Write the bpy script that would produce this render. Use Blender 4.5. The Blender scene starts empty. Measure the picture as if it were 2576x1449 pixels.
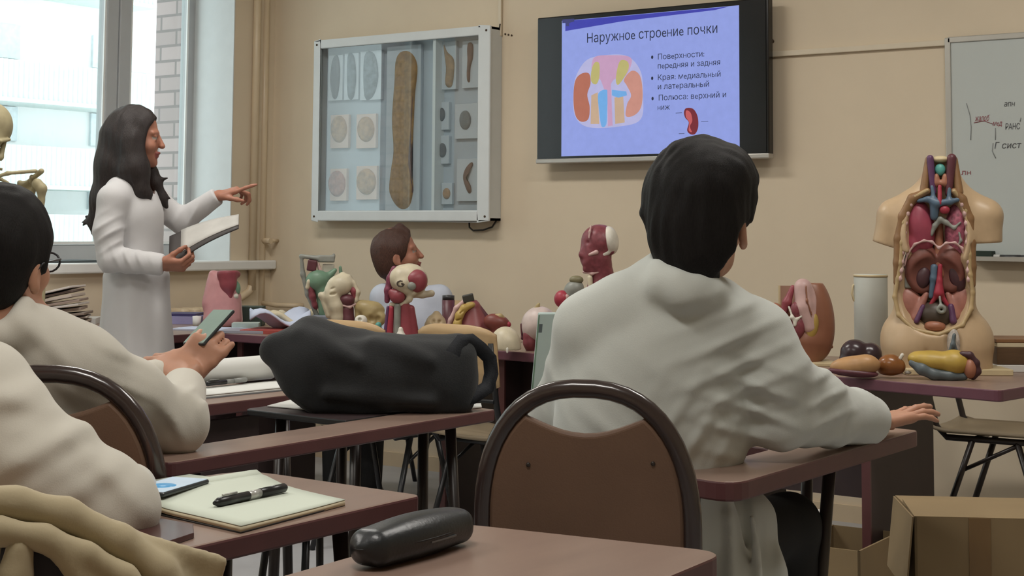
import bpy, bmesh, math, random
import numpy as np
from mathutils import Vector, Matrix
random.seed(7); np.random.seed(7)
SC = bpy.context.scene
COL = SC.collection
V = lambda *a: np.array(a, float)

# ------------------------------------------------------------------ camera
F, CX, CY = 3900.0, 1288.0, 273.0            # focal length and principal point of the 2576x1449 frame
CAM = V(0, 0, 1.2)
_a, _p, _r = math.radians(35.8), math.radians(4.5), math.radians(0.4)
FH = V(-math.sin(_a), math.cos(_a), 0); RT = V(math.cos(_a), math.sin(_a), 0); UP = V(0, 0, 1)
_c = FH*math.cos(_p) + UP*math.sin(_p); _u = UP*math.cos(_p) - FH*math.sin(_p)
_R = RT*math.cos(_r) + _u*math.sin(_r); _U = _u*math.cos(_r) - RT*math.sin(_r)
cam = bpy.data.cameras.new('camera'); camo = bpy.data.objects.new('camera', cam); COL.objects.link(camo)
cam.sensor_fit = 'HORIZONTAL'; cam.sensor_width = 36; cam.lens = 36*F/2576
cam.shift_x = 0; cam.shift_y = (CY - 724.5)/2576; cam.clip_start = .05
camo.matrix_world = Matrix(((_R[0], _U[0], -_c[0], CAM[0]), (_R[1], _U[1], -_c[1], CAM[1]), (_R[2], _U[2], -_c[2], CAM[2]), (0, 0, 0, 1)))
SC.camera = camo
# measuring aids: where a sight line meets a depth, a height or a wall
def ray(x, y): return _R*(x-CX)/F - _U*(y-CY)/F + _c
def at(x, y, Z): d = ray(x, y); return CAM + d*(Z/(d@FH))
def on(x, y, z): d = ray(x, y); return CAM + d*((z-CAM[2])/d[2])
def onY(x, y, Y): d = ray(x, y); return CAM + d*(Y/d[1])
def onX(x, y, X): d = ray(x, y); return CAM + d*(X/d[0])
TT = .75                                      # table height

# ------------------------------------------------------------------ light
SC.view_settings.view_transform = 'Standard'; SC.view_settings.look = 'None'
SC.view_settings.gamma = 1; SC.view_settings.use_curve_mapping = False
SC.view_settings.exposure = -0.28
SC.cycles.max_bounces = 7; SC.cycles.diffuse_bounces = 4; SC.cycles.glossy_bounces = 3; SC.cycles.transmission_bounces = 4
SC.cycles.use_denoising = True; SC.cycles.caustics_reflective = False; SC.cycles.caustics_refractive = False
SC.cycles.sample_clamp_indirect = 4
world = bpy.data.worlds.new('overcast_sky'); SC.world = world; world.use_nodes = True
_n = world.node_tree.nodes; _bg = _n['Background']; _bg.inputs[0].default_value = (.92, .97, 1, 1); _bg.inputs[1].default_value = 3.6
XL, YB, XR, YF, ZC = -6.067, 6.16, 2.4, -1.6, 3.3    # left wall, back wall, right wall, wall behind the camera, ceiling
def area(name, loc, rot, sx, sy, energy, color=(1, 1, 1), portal=False):
    l = bpy.data.lights.new(name, 'AREA'); l.shape = 'RECTANGLE'; l.size = sx; l.size_y = sy; l.energy = energy; l.color = color
    if portal: l.cycles.is_portal = True
    o = bpy.data.objects.new(name, l); COL.objects.link(o); o.location = loc; o.rotation_euler = rot; return o
WINS = [(4.35, 5.85), (2.25, 3.75), (.15, 1.65)]      # the windows of the left wall, from the corner towards the camera
for _y0, _y1 in WINS:
    area('window_daylight', (XL-.62, (_y0+_y1)/2, 2.05), (0, -math.pi/2, 0), 2.0, 1.5, 1, portal=True)
CEIL_E = 46
for _x, _y in ((-4.3, 3.9), (-4.3, 1.2), (-1.2, 3.9), (-1.2, 1.0)):
    area('ceiling_fill_light', (_x, _y, ZC-.09), (0, 0, 0), 1.3, .35, CEIL_E, (1, .96, .9))  # unseen fill lamps under the ceiling, added to brighten the room
# ------------------------------------------------------------------ helpers
def lin(h):
    h = h.lstrip('#'); c = [int(h[i:i+2], 16)/255 for i in (0, 2, 4)]
    return tuple(x/12.92 if x <= .04045 else ((x+.055)/1.055)**2.4 for x in c)
MATS = {}
def mat(name, col, rough=.6, metal=0, var=.08, scale=14, bump=0, bscale=200, spec=.4, emit=0, sheen=0, sss=0, stretch=None, coat=0):
    """A procedural surface: noise-varied colour, optional noise relief."""
    m = bpy.data.materials.new(name); m.use_nodes = True; MATS[name] = m
    nt = m.node_tree; N = nt.nodes; L = nt.links; b = N['Principled BSDF']
    c = lin(col) if isinstance(col, str) else col
    tc = N.new('ShaderNodeTexCoord'); mp = N.new('ShaderNodeMapping'); L.new(tc.outputs['Object'], mp.inputs[0])
    if stretch: mp.inputs['Scale'].default_value = stretch
    nz = N.new('ShaderNodeTexNoise'); nz.inputs['Scale'].default_value = scale; nz.inputs['Detail'].default_value = 4
    L.new(mp.outputs[0], nz.inputs['Vector'])
    rp = N.new('ShaderNodeValToRGB'); L.new(nz.outputs['Fac'], rp.inputs[0])
    rp.color_ramp.elements[0].position = .3; rp.color_ramp.elements[1].position = .7
    rp.color_ramp.elements[0].color = (*[x*(1-var) for x in c], 1); rp.color_ramp.elements[1].color = (*[min(1, x*(1+var)) for x in c], 1)
    L.new(rp.outputs[0], b.inputs['Base Color'])
    b.inputs['Roughness'].default_value = rough; b.inputs['Metallic'].default_value = metal
    b.inputs['Specular IOR Level'].default_value = spec
    if sheen: b.inputs['Sheen Weight'].default_value = sheen
    if coat: b.inputs['Coat Weight'].default_value = coat; b.inputs['Coat Roughness'].default_value = .1
    if sss:
        b.inputs['Subsurface Weight'].default_value = sss; b.inputs['Subsurface Radius'].default_value = (.01, .004, .002); b.inputs['Subsurface Scale'].default_value = .5
    if emit: L.new(rp.outputs[0], b.inputs['Emission Color']); b.inputs['Emission Strength'].default_value = emit
    if bump:
        n2 = N.new('ShaderNodeTexNoise'); n2.inputs['Scale'].default_value = bscale; n2.inputs['Detail'].default_value = 3
        L.new(mp.outputs[0], n2.inputs['Vector'])
        bp = N.new('ShaderNodeBump'); bp.inputs['Strength'].default_value = bump; bp.inputs['Distance'].default_value = .004
        L.new(n2.outputs['Fac'], bp.inputs['Height']); L.new(bp.outputs[0], b.inputs['Normal'])
    return m
def tag(o, label=None, cat=None, group=None, kind=None):
    if label: o['label'] = label
    if cat: o['category'] = cat
    if group: o['group'] = group
    if kind: o['kind'] = kind
    return o
IN_ROOM = set()                                # things whose parts are drawn in room coordinates
def link(o, parent=None):
    COL.objects.link(o)
    if parent is not None:
        o.parent = parent
        if parent.name in IN_ROOM: o.matrix_parent_inverse = Matrix.Translation(-Vector(parent.location))
    return o
def thing(name, label, cat, loc=(0, 0, 0), rz=0, group=None):
    o = bpy.data.objects.new(name, None); link(o); o.location = [float(x) for x in loc]; o.rotation_euler = (0, 0, rz); o.empty_display_size = .05
    return tag(o, label, cat, group)
def unit(v): v = np.asarray(v, float); return v/max(1e-9, np.linalg.norm(v))
def frame_of(d, ref=(0, 0, 1)):
    d = unit(d); r = np.asarray(ref, float)
    if abs(d@unit(r)) > .98: r = V(1, 0, 0) if abs(d[0]) < .9 else V(0, 1, 0)
    a = unit(np.cross(r, d)); return a, np.cross(d, a), d
def rotz(t): c, s = math.cos(t), math.sin(t); return np.array([[c, -s, 0], [s, c, 0], [0, 0, 1.]])
def axes(fx, up=(0, 0, 1)):
    """rows: forward, left, up"""
    f = unit(fx); l = unit(np.cross(up, f)); return np.array([f, l, np.cross(f, l)])
class MB:
    """Collects shapes into one mesh. W: 4x3 placement (rows x, y, z axes, origin)."""
    def __init__(s): s.v = []; s.f = []; s.m = []; s.sm = []
    def add(s, vs, fs, m=0, smooth=False):
        o = len(s.v); s.v += [tuple(map(float, p)) for p in vs]
        for f in fs: s.f.append([i+o for i in f]); s.m.append(m); s.sm.append(smooth)
        return s
    def box(s, c, half, R=None, m=0):
        R = np.eye(3) if R is None else np.asarray(R); c = np.asarray(c, float); h = half
        vs = [c + R[0]*x*h[0] + R[1]*y*h[1] + R[2]*z*h[2] for x in (-1, 1) for y in (-1, 1) for z in (-1, 1)]
        return s.add(vs, [(0, 1, 3, 2), (4, 6, 7, 5), (0, 4, 5, 1), (2, 3, 7, 6), (0, 2, 6, 4), (1, 5, 7, 3)], m)
    def bx(s, x0, x1, y0, y1, z0, z1, m=0): return s.box(((x0+x1)/2, (y0+y1)/2, (z0+z1)/2), (abs(x1-x0)/2, abs(y1-y0)/2, abs(z1-z0)/2), None, m)
    def tube(s, pts, r, n=12, m=0, cap=True, closed=False, sx=1.):
        pts = [np.asarray(p, float) for p in pts]; k = len(pts); rs = r if hasattr(r, '__len__') else [r]*k
        vs = []; fs = []; prev = None
        for i, p in enumerate(pts):
            d = (pts[(i+1) % k]-pts[i-1]) if closed else pts[min(i+1, k-1)]-pts[max(i-1, 0)]
            d = unit(d)
            if prev is None: a, b, _ = frame_of(d)
            else:
                a = prev - d*(prev@d); a = unit(a) if np.linalg.norm(a) > 1e-6 else frame_of(d)[0]; b = np.cross(d, a)
            prev = a
            for j in range(n):
                t = 2*math.pi*j/n; vs.append(p + (a*math.cos(t)*sx + b*math.sin(t))*rs[i])
        for i in range(k if closed else k-1):
            for j in range(n):
                i2 = (i+1) % k; fs.append((i*n+j, i*n+(j+1) % n, i2*n+(j+1) % n, i2*n+j))
        s.add(vs, fs, m, True)
        if cap and not closed:
            o = len(s.v)-k*n
            s.f += [[o+j for j in reversed(range(n))], [o+(k-1)*n+j for j in range(n)]]; s.m += [m, m]; s.sm += [False, False]
        return s
    def prism(s, poly, o, ex, ey, ez, d, m=0, smooth=False):
        """polygon (2-d, counter-clockwise) in the plane o + ex*u + ey*v, thickened by d along ez"""
        o, ex, ey, ez = [np.asarray(q, float) for q in (o, ex, ey, ez)]; n = len(poly)
        lo = [o+ex*u+ey*v for u, v in poly]; hi = [p+ez*d for p in lo]
        return s.add(lo+hi, [list(reversed(range(n))), [n+i for i in range(n)]]+[(i, (i+1) % n, n+(i+1) % n, n+i) for i in range(n)], m, False)
    def lathe(s, prof, c, axis=(0, 0, 1), n=24, m=0):
        a, b, d = frame_of(axis); c = np.asarray(c, float); vs = []; fs = []; k = len(prof)
        for r, z in prof:
            for j in range(n):
                t = 2*math.pi*j/n; vs.append(c+d*z+(a*math.cos(t)+b*math.sin(t))*r)
        for i in range(k-1):
            for j in range(n): fs.append((i*n+j, i*n+(j+1) % n, (i+1)*n+(j+1) % n, (i+1)*n+j))
        fs += [list(reversed(range(n))), [(k-1)*n+j for j in range(n)]]
        return s.add(vs, fs, m, True)
    def ell(s, c, r, R=None, n=20, k=12, m=0):
        R = np.eye(3) if R is None else np.asarray(R); c = np.asarray(c, float); vs = []; fs = []
        for i in range(k+1):
            t = math.pi*i/k
            for j in range(n):
                q = 2*math.pi*j/n; vs.append(c+R[0]*r[0]*math.sin(t)*math.cos(q)+R[1]*r[1]*math.sin(t)*math.sin(q)+R[2]*r[2]*math.cos(t))
        for i in range(k):
            for j in range(n): fs.append((i*n+j, (i+1)*n+j, (i+1)*n+(j+1) % n, i*n+(j+1) % n))
        return s.add(vs, fs, m, True)
    def grid(s, P, m=0, smooth=True):
        a, b = len(P), len(P[0])
        return s.add([p for r in P for p in r], [(i*b+j, (i+1)*b+j, (i+1)*b+j+1, i*b+j+1) for i in range(a-1) for j in range(b-1)], m, smooth)
    def build(s, name, mats, parent=None, bevel=0, seg=2, solid=0, sub=0, loc=None):
        me = bpy.data.meshes.new(name)
        vs = s.v if loc is None else [tuple(np.asarray(p)-np.asarray(loc, float)) for p in s.v]
        me.from_pydata(vs, [], s.f)
        me.polygons.foreach_set('material_index', s.m); me.polygons.foreach_set('use_smooth', s.sm)
        for q in (mats if isinstance(mats, (list, tuple)) else [mats]): me.materials.append(q)
        bm = bmesh.new(); bm.from_mesh(me); bmesh.ops.remove_doubles(bm, verts=bm.verts, dist=1e-6); bmesh.ops.recalc_face_normals(bm, faces=bm.faces); bm.to_mesh(me); bm.free()
        o = bpy.data.objects.new(name, me); link(o, parent)
        if loc is not None: o.location = [float(x) for x in loc]
        if solid:
            q = o.modifiers.new('thickness', 'SOLIDIFY'); q.thickness = solid; q.offset = 0
        if bevel:
            q = o.modifiers.new('bevel', 'BEVEL'); q.width = bevel; q.segments = seg; q.limit_method = 'ANGLE'; q.angle_limit = math.radians(40); q.harden_normals = False
        if sub:
            q = o.modifiers.new('sub', 'SUBSURF'); q.levels = sub; q.render_levels = sub
        return o
def wnoise(p, f, seed=0):
    """cheap smooth noise: sum of sines"""
    rng = np.random.RandomState(seed); d = np.zeros(p.shape[0], np.float32)
    for i in range(5):
        k = rng.normal(size=3); k = k/np.linalg.norm(k)*f*(.7+.25*i); d += np.sin(p@k.astype(np.float32)+rng.uniform(0, 6.28))/5
    return d
class Blob:
    """An organic solid: rounded shapes blended into each other and meshed as one continuous surface."""
    def __init__(s, h=.005): s.P = []; s.h = h; s.disp = None; s.dm = 0
    def _p(s, fn, lo, hi, k, m, op): s.P.append((fn, np.minimum(lo, hi), np.maximum(lo, hi), k, m, op)); return s
    def cap(s, a, b, ra, rb=None, k=.015, m=0, op=0):
        a = np.asarray(a, np.float32); b = np.asarray(b, np.float32); rb = ra if rb is None else rb; ab = b-a; L = max(1e-9, float(ab@ab))
        def fn(p):
            q = p-a; t = np.clip(q@ab/L, 0, 1); return np.sqrt(((q-t[:, None]*ab)**2).sum(1))-(ra+(rb-ra)*t)
        R = max(ra, rb); return s._p(fn, np.minimum(a, b)-R, np.maximum(a, b)+R, k, m, op)
    def chain(s, pts, rs, k=.015, m=0, op=0):
        rs = rs if hasattr(rs, '__len__') else [rs]*len(pts)
        for i in range(len(pts)-1): s.cap(pts[i], pts[i+1], rs[i], rs[i+1], k, m, op)
        return s
    def fc(s, a, b, ra, rb=None, k=.008, m=0, op=0, rd=.004, flat=1., side=None):
        """flat-ended cone; flat<1 squeezes it along side"""
        a = np.asarray(a, np.float32); b = np.asarray(b, np.float32); rb = ra if rb is None else rb; L = float(np.linalg.norm(b-a)); d = (b-a)/L
        sd = None if side is None else unit(side).astype(np.float32)
        def fn(p):
            q = p-a; t = q@d; w = q-t[:, None]*d
            if sd is not None: e = w@sd; w = w+np.outer(e*(1/flat-1), sd)
            r = np.sqrt((w**2).sum(1)); x = r-(ra+(rb-ra)*np.clip(t/L, 0, 1))
            if sd is not None: x = x*min(1, flat*1.2)
            y = np.abs(t-L/2)-L/2
            x = x+rd; y = y+rd
            return np.minimum(np.maximum(x, y), 0)+np.sqrt(np.maximum(x, 0)**2+np.maximum(y, 0)**2)-rd
        R = max(ra, rb); return s._p(fn, np.minimum(a, b)-R, np.maximum(a, b)+R, k, m, op)
    def ell(s, c, r, R=None, k=.015, m=0, op=0):
        c = np.asarray(c, np.float32); r = np.asarray(r, np.float32); R = np.eye(3, dtype=np.float32) if R is None else np.asarray(R, np.float32)
        mn = float(min(r))
        def fn(p):
            q = (p-c)@R.T; k0 = np.sqrt(((q/r)**2).sum(1)); k1 = np.sqrt(((q/r**2)**2).sum(1))
            return np.where(k0 < 1e-3, -mn, k0*(k0-1)/np.maximum(k1, 1e-6))
        e = np.sqrt(((R.T*r)**2).sum(1)); return s._p(fn, c-e, c+e, k, m, op)
    def box(s, c, half, R=None, rd=.006, k=.008, m=0, op=0):
        c = np.asarray(c, np.float32); hf = np.asarray(half, np.float32)-rd; R = np.eye(3, dtype=np.float32) if R is None else np.asarray(R, np.float32)
        def fn(p):
            q = np.abs((p-c)@R.T)-hf
            return np.sqrt((np.maximum(q, 0)**2).sum(1))+np.minimum(q.max(1), 0)-rd
        e = np.abs(R.T)@np.asarray(half, float); return s._p(fn, c-e, c+e, k, m, op)
    def build(s, name, mats, parent=None, loc=None):
        h = s.h; add = [q for q in s.P if q[5] == 0]
        lo = np.min([q[1] for q in add], 0)-h*3-s.dm-.006; hi = np.max([q[2] for q in add], 0)+h*3+s.dm+.006
        nb = np.ceil((hi-lo)/h/8).astype(int); n = nb*8
        bi = np.stack(np.meshgrid(*[np.arange(q) for q in nb], indexing='ij'), -1).reshape(-1, 3)
        cen = (lo+(bi*8+3.5)*h).astype(np.float32); R = h*8*.87
        D = [q[0](cen) for q in s.P]; d = np.full(len(cen), 1e3, np.float32)
        for q, x in zip(s.P, D): d = np.minimum(d, x) if q[5] == 0 else np.maximum(d, -x)
        act = np.where(np.abs(d) < R*1.3+.02+s.dm)[0]
        off = (np.stack(np.meshgrid(*[np.arange(8)]*3, indexing='ij'), -1).reshape(-1, 3)*h).astype(np.float32)
        P = (lo+bi[act]*8*h).astype(np.float32)[:, None, :]+off[None]
        val = np.full((len(act), 512), .5, np.float32)
        for q, x in zip(s.P, D):
            sel = np.where(x[act] < R*1.5+q[3]+.03)[0]
            if not len(sel): continue
            y = q[0](P[sel].reshape(-1, 3)).reshape(-1, 512); k = max(q[3], 1e-5); b = val[sel]
            if q[5] == 0: w = np.maximum(k-np.abs(b-y), 0)/k; val[sel] = np.minimum(b, y)-w*w*k/4
            else: y = -y; w = np.maximum(k-np.abs(b-y), 0)/k; val[sel] = np.maximum(b, y)+w*w*k/4
        if s.disp is not None: val += s.disp(P.reshape(-1, 3)).reshape(-1, 512).astype(np.float32)
        G = np.empty((len(bi), 512), np.float32); G[:] = np.where(d < 0, -1, 1)[:, None]; G[act] = val
        Fd = G.reshape(*nb, 8, 8, 8).transpose(0, 3, 1, 4, 2, 5).reshape(*n); del G
        S = Fd < 0; c8 = np.zeros(n-1, np.uint8)
        cor = [(i, j, k) for i in (0, 1) for j in (0, 1) for k in (0, 1)]
        for i, j, k in cor: c8 += S[i:n[0]-1+i, j:n[1]-1+j, k:n[2]-1+k]
        ids = np.argwhere((c8 > 0) & (c8 < 8)); mp = np.full(n-1, -1, np.int32); mp[tuple(ids.T)] = np.arange(len(ids))
        pos = np.zeros((len(ids), 3)); cnt = np.zeros(len(ids))
        for a in cor:
            for ax in range(3):
                if a[ax]: continue
                b = list(a); b[ax] = 1; va = Fd[tuple((ids+a).T)]; vb = Fd[tuple((ids+b).T)]
                w = (va < 0) != (vb < 0); t = np.where(w, va/np.where(w, va-vb, 1), 0)
                e = np.tile(np.array(a, float), (len(ids), 1)); e[:, ax] += t; pos += e*w[:, None]; cnt += w
        vs = lo+(ids+pos/cnt[:, None])*h
        qs = []
        for ax in range(3):
            b, c = (ax+1) % 3, (ax+2) % 3
            sl = [slice(1, None)]*3; sl[ax] = slice(0, -1); s2 = [slice(1, None)]*3
            sl = tuple(slice(1, n[i]-1) if i != ax else slice(0, n[i]-2) for i in range(3)); s2 = tuple(slice(1, n[i]-1) for i in range(3))
            A, B = S[sl], S[s2]; e = np.argwhere(A != B)
            if not len(e): continue
            inside = A[tuple(e.T)]; base = e+1; base[:, ax] -= 1
            def cell(db, dc): q = base.copy(); q[:, b] += db; q[:, c] += dc; return mp[tuple(q.T)]
            Q = np.stack([cell(-1, -1), cell(0, -1), cell(0, 0), cell(-1, 0)], 1)
            Q[~inside] = Q[~inside][:, ::-1]; qs.append(Q)
        Q = np.concatenate(qs); Q = Q[(Q >= 0).all(1)]
        # one relaxing pass
        for _ in range(2):
            acc = np.zeros_like(vs); ct = np.zeros(len(vs))
            for i, j in ((0, 1), (1, 2), (2, 3), (3, 0)):
                np.add.at(acc, Q[:, i], vs[Q[:, j]]); np.add.at(acc, Q[:, j], vs[Q[:, i]]); np.add.at(ct, Q[:, i], 1); np.add.at(ct, Q[:, j], 1)
            vs = vs*.5+acc/np.maximum(ct, 1)[:, None]*.5
        mats = mats if isinstance(mats, (list, tuple)) else [mats]
        fm = None
        if len(mats) > 1:
            fc = vs[Q].mean(1).astype(np.float32); best = np.full(len(fc), 1e9, np.float32); fm = np.zeros(len(fc), np.int32)
            for q in s.P:
                if q[5] == 0: y = q[0](fc)
                elif q[4] > 0: y = np.abs(q[0](fc))-.0012
                else: continue
                w = y < best; best[w] = y[w]; fm[w] = q[4]
        if loc is None: loc = V((lo[0]+hi[0])/2, (lo[1]+hi[1])/2, lo[2]) if parent is None else V(0, 0, 0)
        vs = vs-loc
        me = bpy.data.meshes.new(name); me.vertices.add(len(vs)); me.vertices.foreach_set('co', vs.astype(np.float32).ravel())
        me.loops.add(Q.size); me.loops.foreach_set('vertex_index', Q.ravel().astype(np.int32))
        me.polygons.add(len(Q)); me.polygons.foreach_set('loop_start', np.arange(0, Q.size, 4, dtype=np.int32))
        if fm is not None: me.polygons.foreach_set('material_index', fm)
        me.polygons.foreach_set('use_smooth', np.ones(len(Q), bool))
        for q in mats: me.materials.append(q)
        me.update(calc_edges=True); me.validate()
        o = bpy.data.objects.new(name, me); link(o, parent); o.location = [float(x) for x in loc]
        return o
def rthing(name, label, cat, loc, group=None):
    o = thing(name, label, cat, loc, 0, group); IN_ROOM.add(o.name); return o
# ------------------------------------------------------------------ materials of the room
M_wall = mat('warm_beige_paint', '#dacbb3', .8, var=.03, scale=3, bump=.05, bscale=60)
M_ceil = mat('white_ceiling_paint', '#e4e0d6', .9, var=.02)
M_floor = mat('pale_grey_linoleum', '#a9a9ab', .45, var=.07, scale=6)
M_wood = mat('oak_lath', '#8a6f55', .6, stretch=(1, 8, 8))
M_white = mat('white_enamel', '#e3e4e2', .35, var=.02)
M_frame = mat('grey_window_profile', '#b3b6b8', .4, var=.02)
M_reveal = mat('white_reveal_paint', '#d9dedf', .7, var=.02)
M_pipe = mat('cream_pipe_enamel', '#d2bfa2', .35, var=.03)
M_brick = bpy.data.materials.new('painted_brick'); M_brick.use_nodes = True
_nt = M_brick.node_tree; _b = _nt.nodes['Principled BSDF']; _bk = _nt.nodes.new('ShaderNodeTexBrick'); _tc = _nt.nodes.new('ShaderNodeTexCoord'); _mp = _nt.nodes.new('ShaderNodeMapping')
_mp.inputs['Rotation'].default_value = (math.pi/2, 0, 0)
_nt.links.new(_tc.outputs['Object'], _mp.inputs[0]); _nt.links.new(_mp.outputs[0], _bk.inputs['Vector'])
_bk.inputs['Color1'].default_value = (*lin('#b9a8a6'), 1); _bk.inputs['Color2'].default_value = (*lin('#a89a98'), 1); _bk.inputs['Mortar'].default_value = (*lin('#8e8583'), 1)
_bk.inputs['Scale'].default_value = 1; _bk.inputs['Brick Width'].default_value = .25; _bk.inputs['Row Height'].default_value = .085; _bk.inputs['Mortar Size'].default_value = .008
_nt.links.new(_bk.outputs['Color'], _b.inputs['Base Color']); _b.inputs['Roughness'].default_value = .85
def pane_mat(name, refl=.12, tint=(1, 1, 1), rough=0.0):
    m = bpy.data.materials.new(name); m.use_nodes = True; nt = m.node_tree; nt.nodes.clear()
    o = nt.nodes.new('ShaderNodeOutputMaterial'); mx = nt.nodes.new('ShaderNodeMixShader'); t = nt.nodes.new('ShaderNodeBsdfTransparent'); g = nt.nodes.new('ShaderNodeBsdfGlossy')
    mx.inputs[0].default_value = refl
    t.inputs[0].default_value = (*tint, 1); g.inputs['Roughness'].default_value = rough
    nt.links.new(t.outputs[0], mx.inputs[1]); nt.links.new(g.outputs[0], mx.inputs[2]); nt.links.new(mx.outputs[0], o.inputs[0]); return m
M_pane = pane_mat('window_glass', .05, (.93, .98, .97))
M_case_glass = pane_mat('display_case_glass', .085, (.97, .99, .99))

# ------------------------------------------------------------------ room shell
def struct(name, mb, mats, **k): o = mb.build(name, mats, **k); o['kind'] = 'structure'; return o
struct('floor', MB().bx(XL-.6, XR+.2, YF-.2, YB+.2, -.12, 0), M_floor)
struct('ceiling', MB().bx(XL-.6, XR+.2, YF-.2, YB+.2, ZC, ZC+.12), M_ceil)
struct('wall_back', MB().bx(XL-.58, XR+.2, YB, YB+.2, 0, ZC), M_wall)
struct('wall_front', MB().bx(XL-.58, XR+.2, YF-.2, YF, 0, ZC), M_wall)
struct('wall_right', MB().bx(XR, XR+.2, YF, YB, 0, ZC), M_wall)
SILL, HEAD = 1.03, 3.05
w = MB(); ys = [YF]+[q for a in reversed(WINS) for q in a]+[YB]
w.bx(XL-.58, XL, YF, YB, 0, SILL-.03); w.bx(XL-.58, XL, YF, YB, HEAD, ZC)
for i in range(0, len(ys), 2): w.bx(XL-.58, XL, ys[i], ys[i+1], SILL-.03, HEAD)
struct('wall_left', w, M_wall)
def lining(n, y0, y1):
    r = MB()                                     # smooth white reveal inside, painted brick outside
    for y, s in ((y0, 1), (y1, -1)): r.bx(XL-.30, XL+.004, y, y+s*.006, SILL, HEAD)
    r.bx(XL-.30, XL+.004, y0, y1, HEAD-.006, HEAD); struct('trim_%d' % (2*n-1), r, M_reveal)
    r = MB()
    for y, s in ((y0, 1), (y1, -1)): r.bx(XL-.60, XL-.36, y, y+s*.02, SILL, HEAD)
    struct('trim_%d' % (2*n), r, M_brick)
def window(n, y0, y1, mull):
    root = bpy.data.objects.new('window_%d' % n, None); link(root); root.location = (XL-.33, (y0+y1)/2, SILL); root['kind'] = 'structure'; IN_ROOM.add(root.name)
    x0, x1 = XL-.36, XL-.30
    f = MB(); f.bx(x0, x1, y0, y1, SILL, SILL+.085); f.bx(x0, x1, y0, y1, HEAD-.08, HEAD)
    f.bx(x0, x1, y0, y0+.07, SILL, HEAD); f.bx(x0, x1, y1-.055, y1, SILL, HEAD)
    f.build('window_frame', M_frame, root, bevel=.006)
    s = MB(); a, b = mull; s.bx(x0, x1+.012, a, (a+b)/2-.004, SILL+.08, HEAD-.08); s.bx(x0, x1+.012, (a+b)/2+.004, b, SILL+.08, HEAD-.08); s.bx(x0+.01, x1, a+.003, b-.003, SILL+.082, HEAD-.082)
    s.build('mullion', M_frame, root, bevel=.006)
    t = MB()
    for p, q in ((y0+.07, a), (b, y1-.055)): 
        t.bx(x0+.022, x0+.026, p, q, SILL+.085, HEAD-.08)
    t.build('pane', M_pane, root)
    g = MB()
    for p, q in ((y0+.07, a), (b, y1-.055)):
        for yy in (p, q-.012): g.bx(x1-.004, x1+.006, yy, yy+.012, SILL+.085, HEAD-.08)
        g.bx(x1-.004, x1+.006, p, q, SILL+.085, SILL+.1)
    g.build('gasket', M_white, root)
    return root
for i, (y0, y1) in enumerate(WINS):
    c = y0+.88; window(i+1, y0, y1, (c, c+.16)); lining(i+1, y0, y1)
    b = MB(); b.bx(XL-.36, XL+.05, y0-.05, YB-.005 if i == 0 else y1+.05, SILL-.05, SILL)
    b.build('window_sill', M_white, None, bevel=.008)['kind'] = 'structure'
struct('baseboard_back', MB().bx(XL, XR, YB-.015, YB, 0, .07), M_pipe)
struct('baseboard_left', MB().bx(XL, XL+.015, YF, YB, 0, .07), M_pipe)

# ------------------------------------------------------------------ outside
M_fac = mat('pale_facade_plaster', '#e6e7e7', .9, var=.02, scale=1)
M_rib = mat('ribbed_balcony_sheet', '#d3dcd9', .7, var=.04)
M_dgl = mat('distant_window', '#ccd5d9', .2, var=.08)
def facade():
    root = rthing('apartment_building', 'pale overexposed apartment block with ribbed balcony fronts seen through the window', 'building', (XL-14, 9, -6))
    X = XL-14
    MB().bx(X-2, X, -14, 34, -6, 16).build('wall', M_fac, root)
    for k, (ya, yb) in enumerate(((-420, -330), (-110, -20), (165, 258), (372, 468), (540, 622))):
        z = onX(180, yb, X+.75)[2]; hh = onX(180, ya, X+.75)[2]-z
        b = MB(); n = 420
        pts = [(-2+i*.045, .03*(1 if i % 2 else -1)) for i in range(n)]
        P = [[(X+.75+d, y, z), (X+.75+d, y, z+hh)] for y, d in pts]
        b.grid(P, 0, False); b.bx(X, X+.78, -2, -2+.045*n, z-.06, z)
        b.build('balcony', M_rib, root)
        for j in range(9): MB().bx(X, X+.05, -7+j*2.9, -7+j*2.9+1.5, z+hh+.1, z+hh+.62).build('window', M_dgl, root)
    return root
facade()
MB().bx(XL-30, XL-.6, -30, 40, -6.2, -6).build('courtyard_ground', M_fac)['kind'] = 'structure'

# ------------------------------------------------------------------ pipes in the corner, radiator, trunking
def pipes():
    r = rthing('heating_pipe', 'cream painted heating pipe farther from the window with wall bracket, beside the corner', 'pipe', (XL+.09, YB-.08, 0))
    p = onY(664, 300, YB-.07); x = p[0]; y = p[1]
    MB().tube([(x, y, .02), (x, y, ZC-.01)], .021, 16).build('riser', M_pipe, r)
    MB().tube([(x, y, .80), (x+.12, y, .79), (x+.22, y+.02, .79), (x+.25, YB-.002, .79)], .013, 12).build('branch', M_pipe, r)
    MB().tube([(x, y, 1.135), (x+.07, y, 1.135)], .016, 12).tube([(x+.055, y, 1.135), (x+.055, YB, 1.135)], .010, 10).build('bracket', M_pipe, r)
    q = onY(642, 300, YB-.16); x = q[0]; y = q[1]
    r = rthing('heating_pipe', 'cream painted heating pipe nearer the window, elbowing to the radiator below the sill', 'pipe', (x, y, .6))
    MB().tube([(x, y, .87), (x, y, ZC-.01)], .021, 16).build('riser', M_pipe, r)
    MB().tube([(x, y, 1.0), (x, y, .90), (x-.005, y-.012, .865), (x-.01, y-.045, .845), (x-.03, y-.12, .80), (XL+.125, 5.84, .765)], .020, 14).build('elbow', M_pipe, r)
    MB().tube([(x, y, 1.62), (x-.06, y, 1.62), (XL, y, 1.62)], .012, 10).build('bracket', M_pipe, r)
pipes()
rad = rthing('radiator', 'cream ribbed cast iron radiator under the window sill behind the lecturer', 'radiator', (XL+.12, 5.58, 0))
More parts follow.
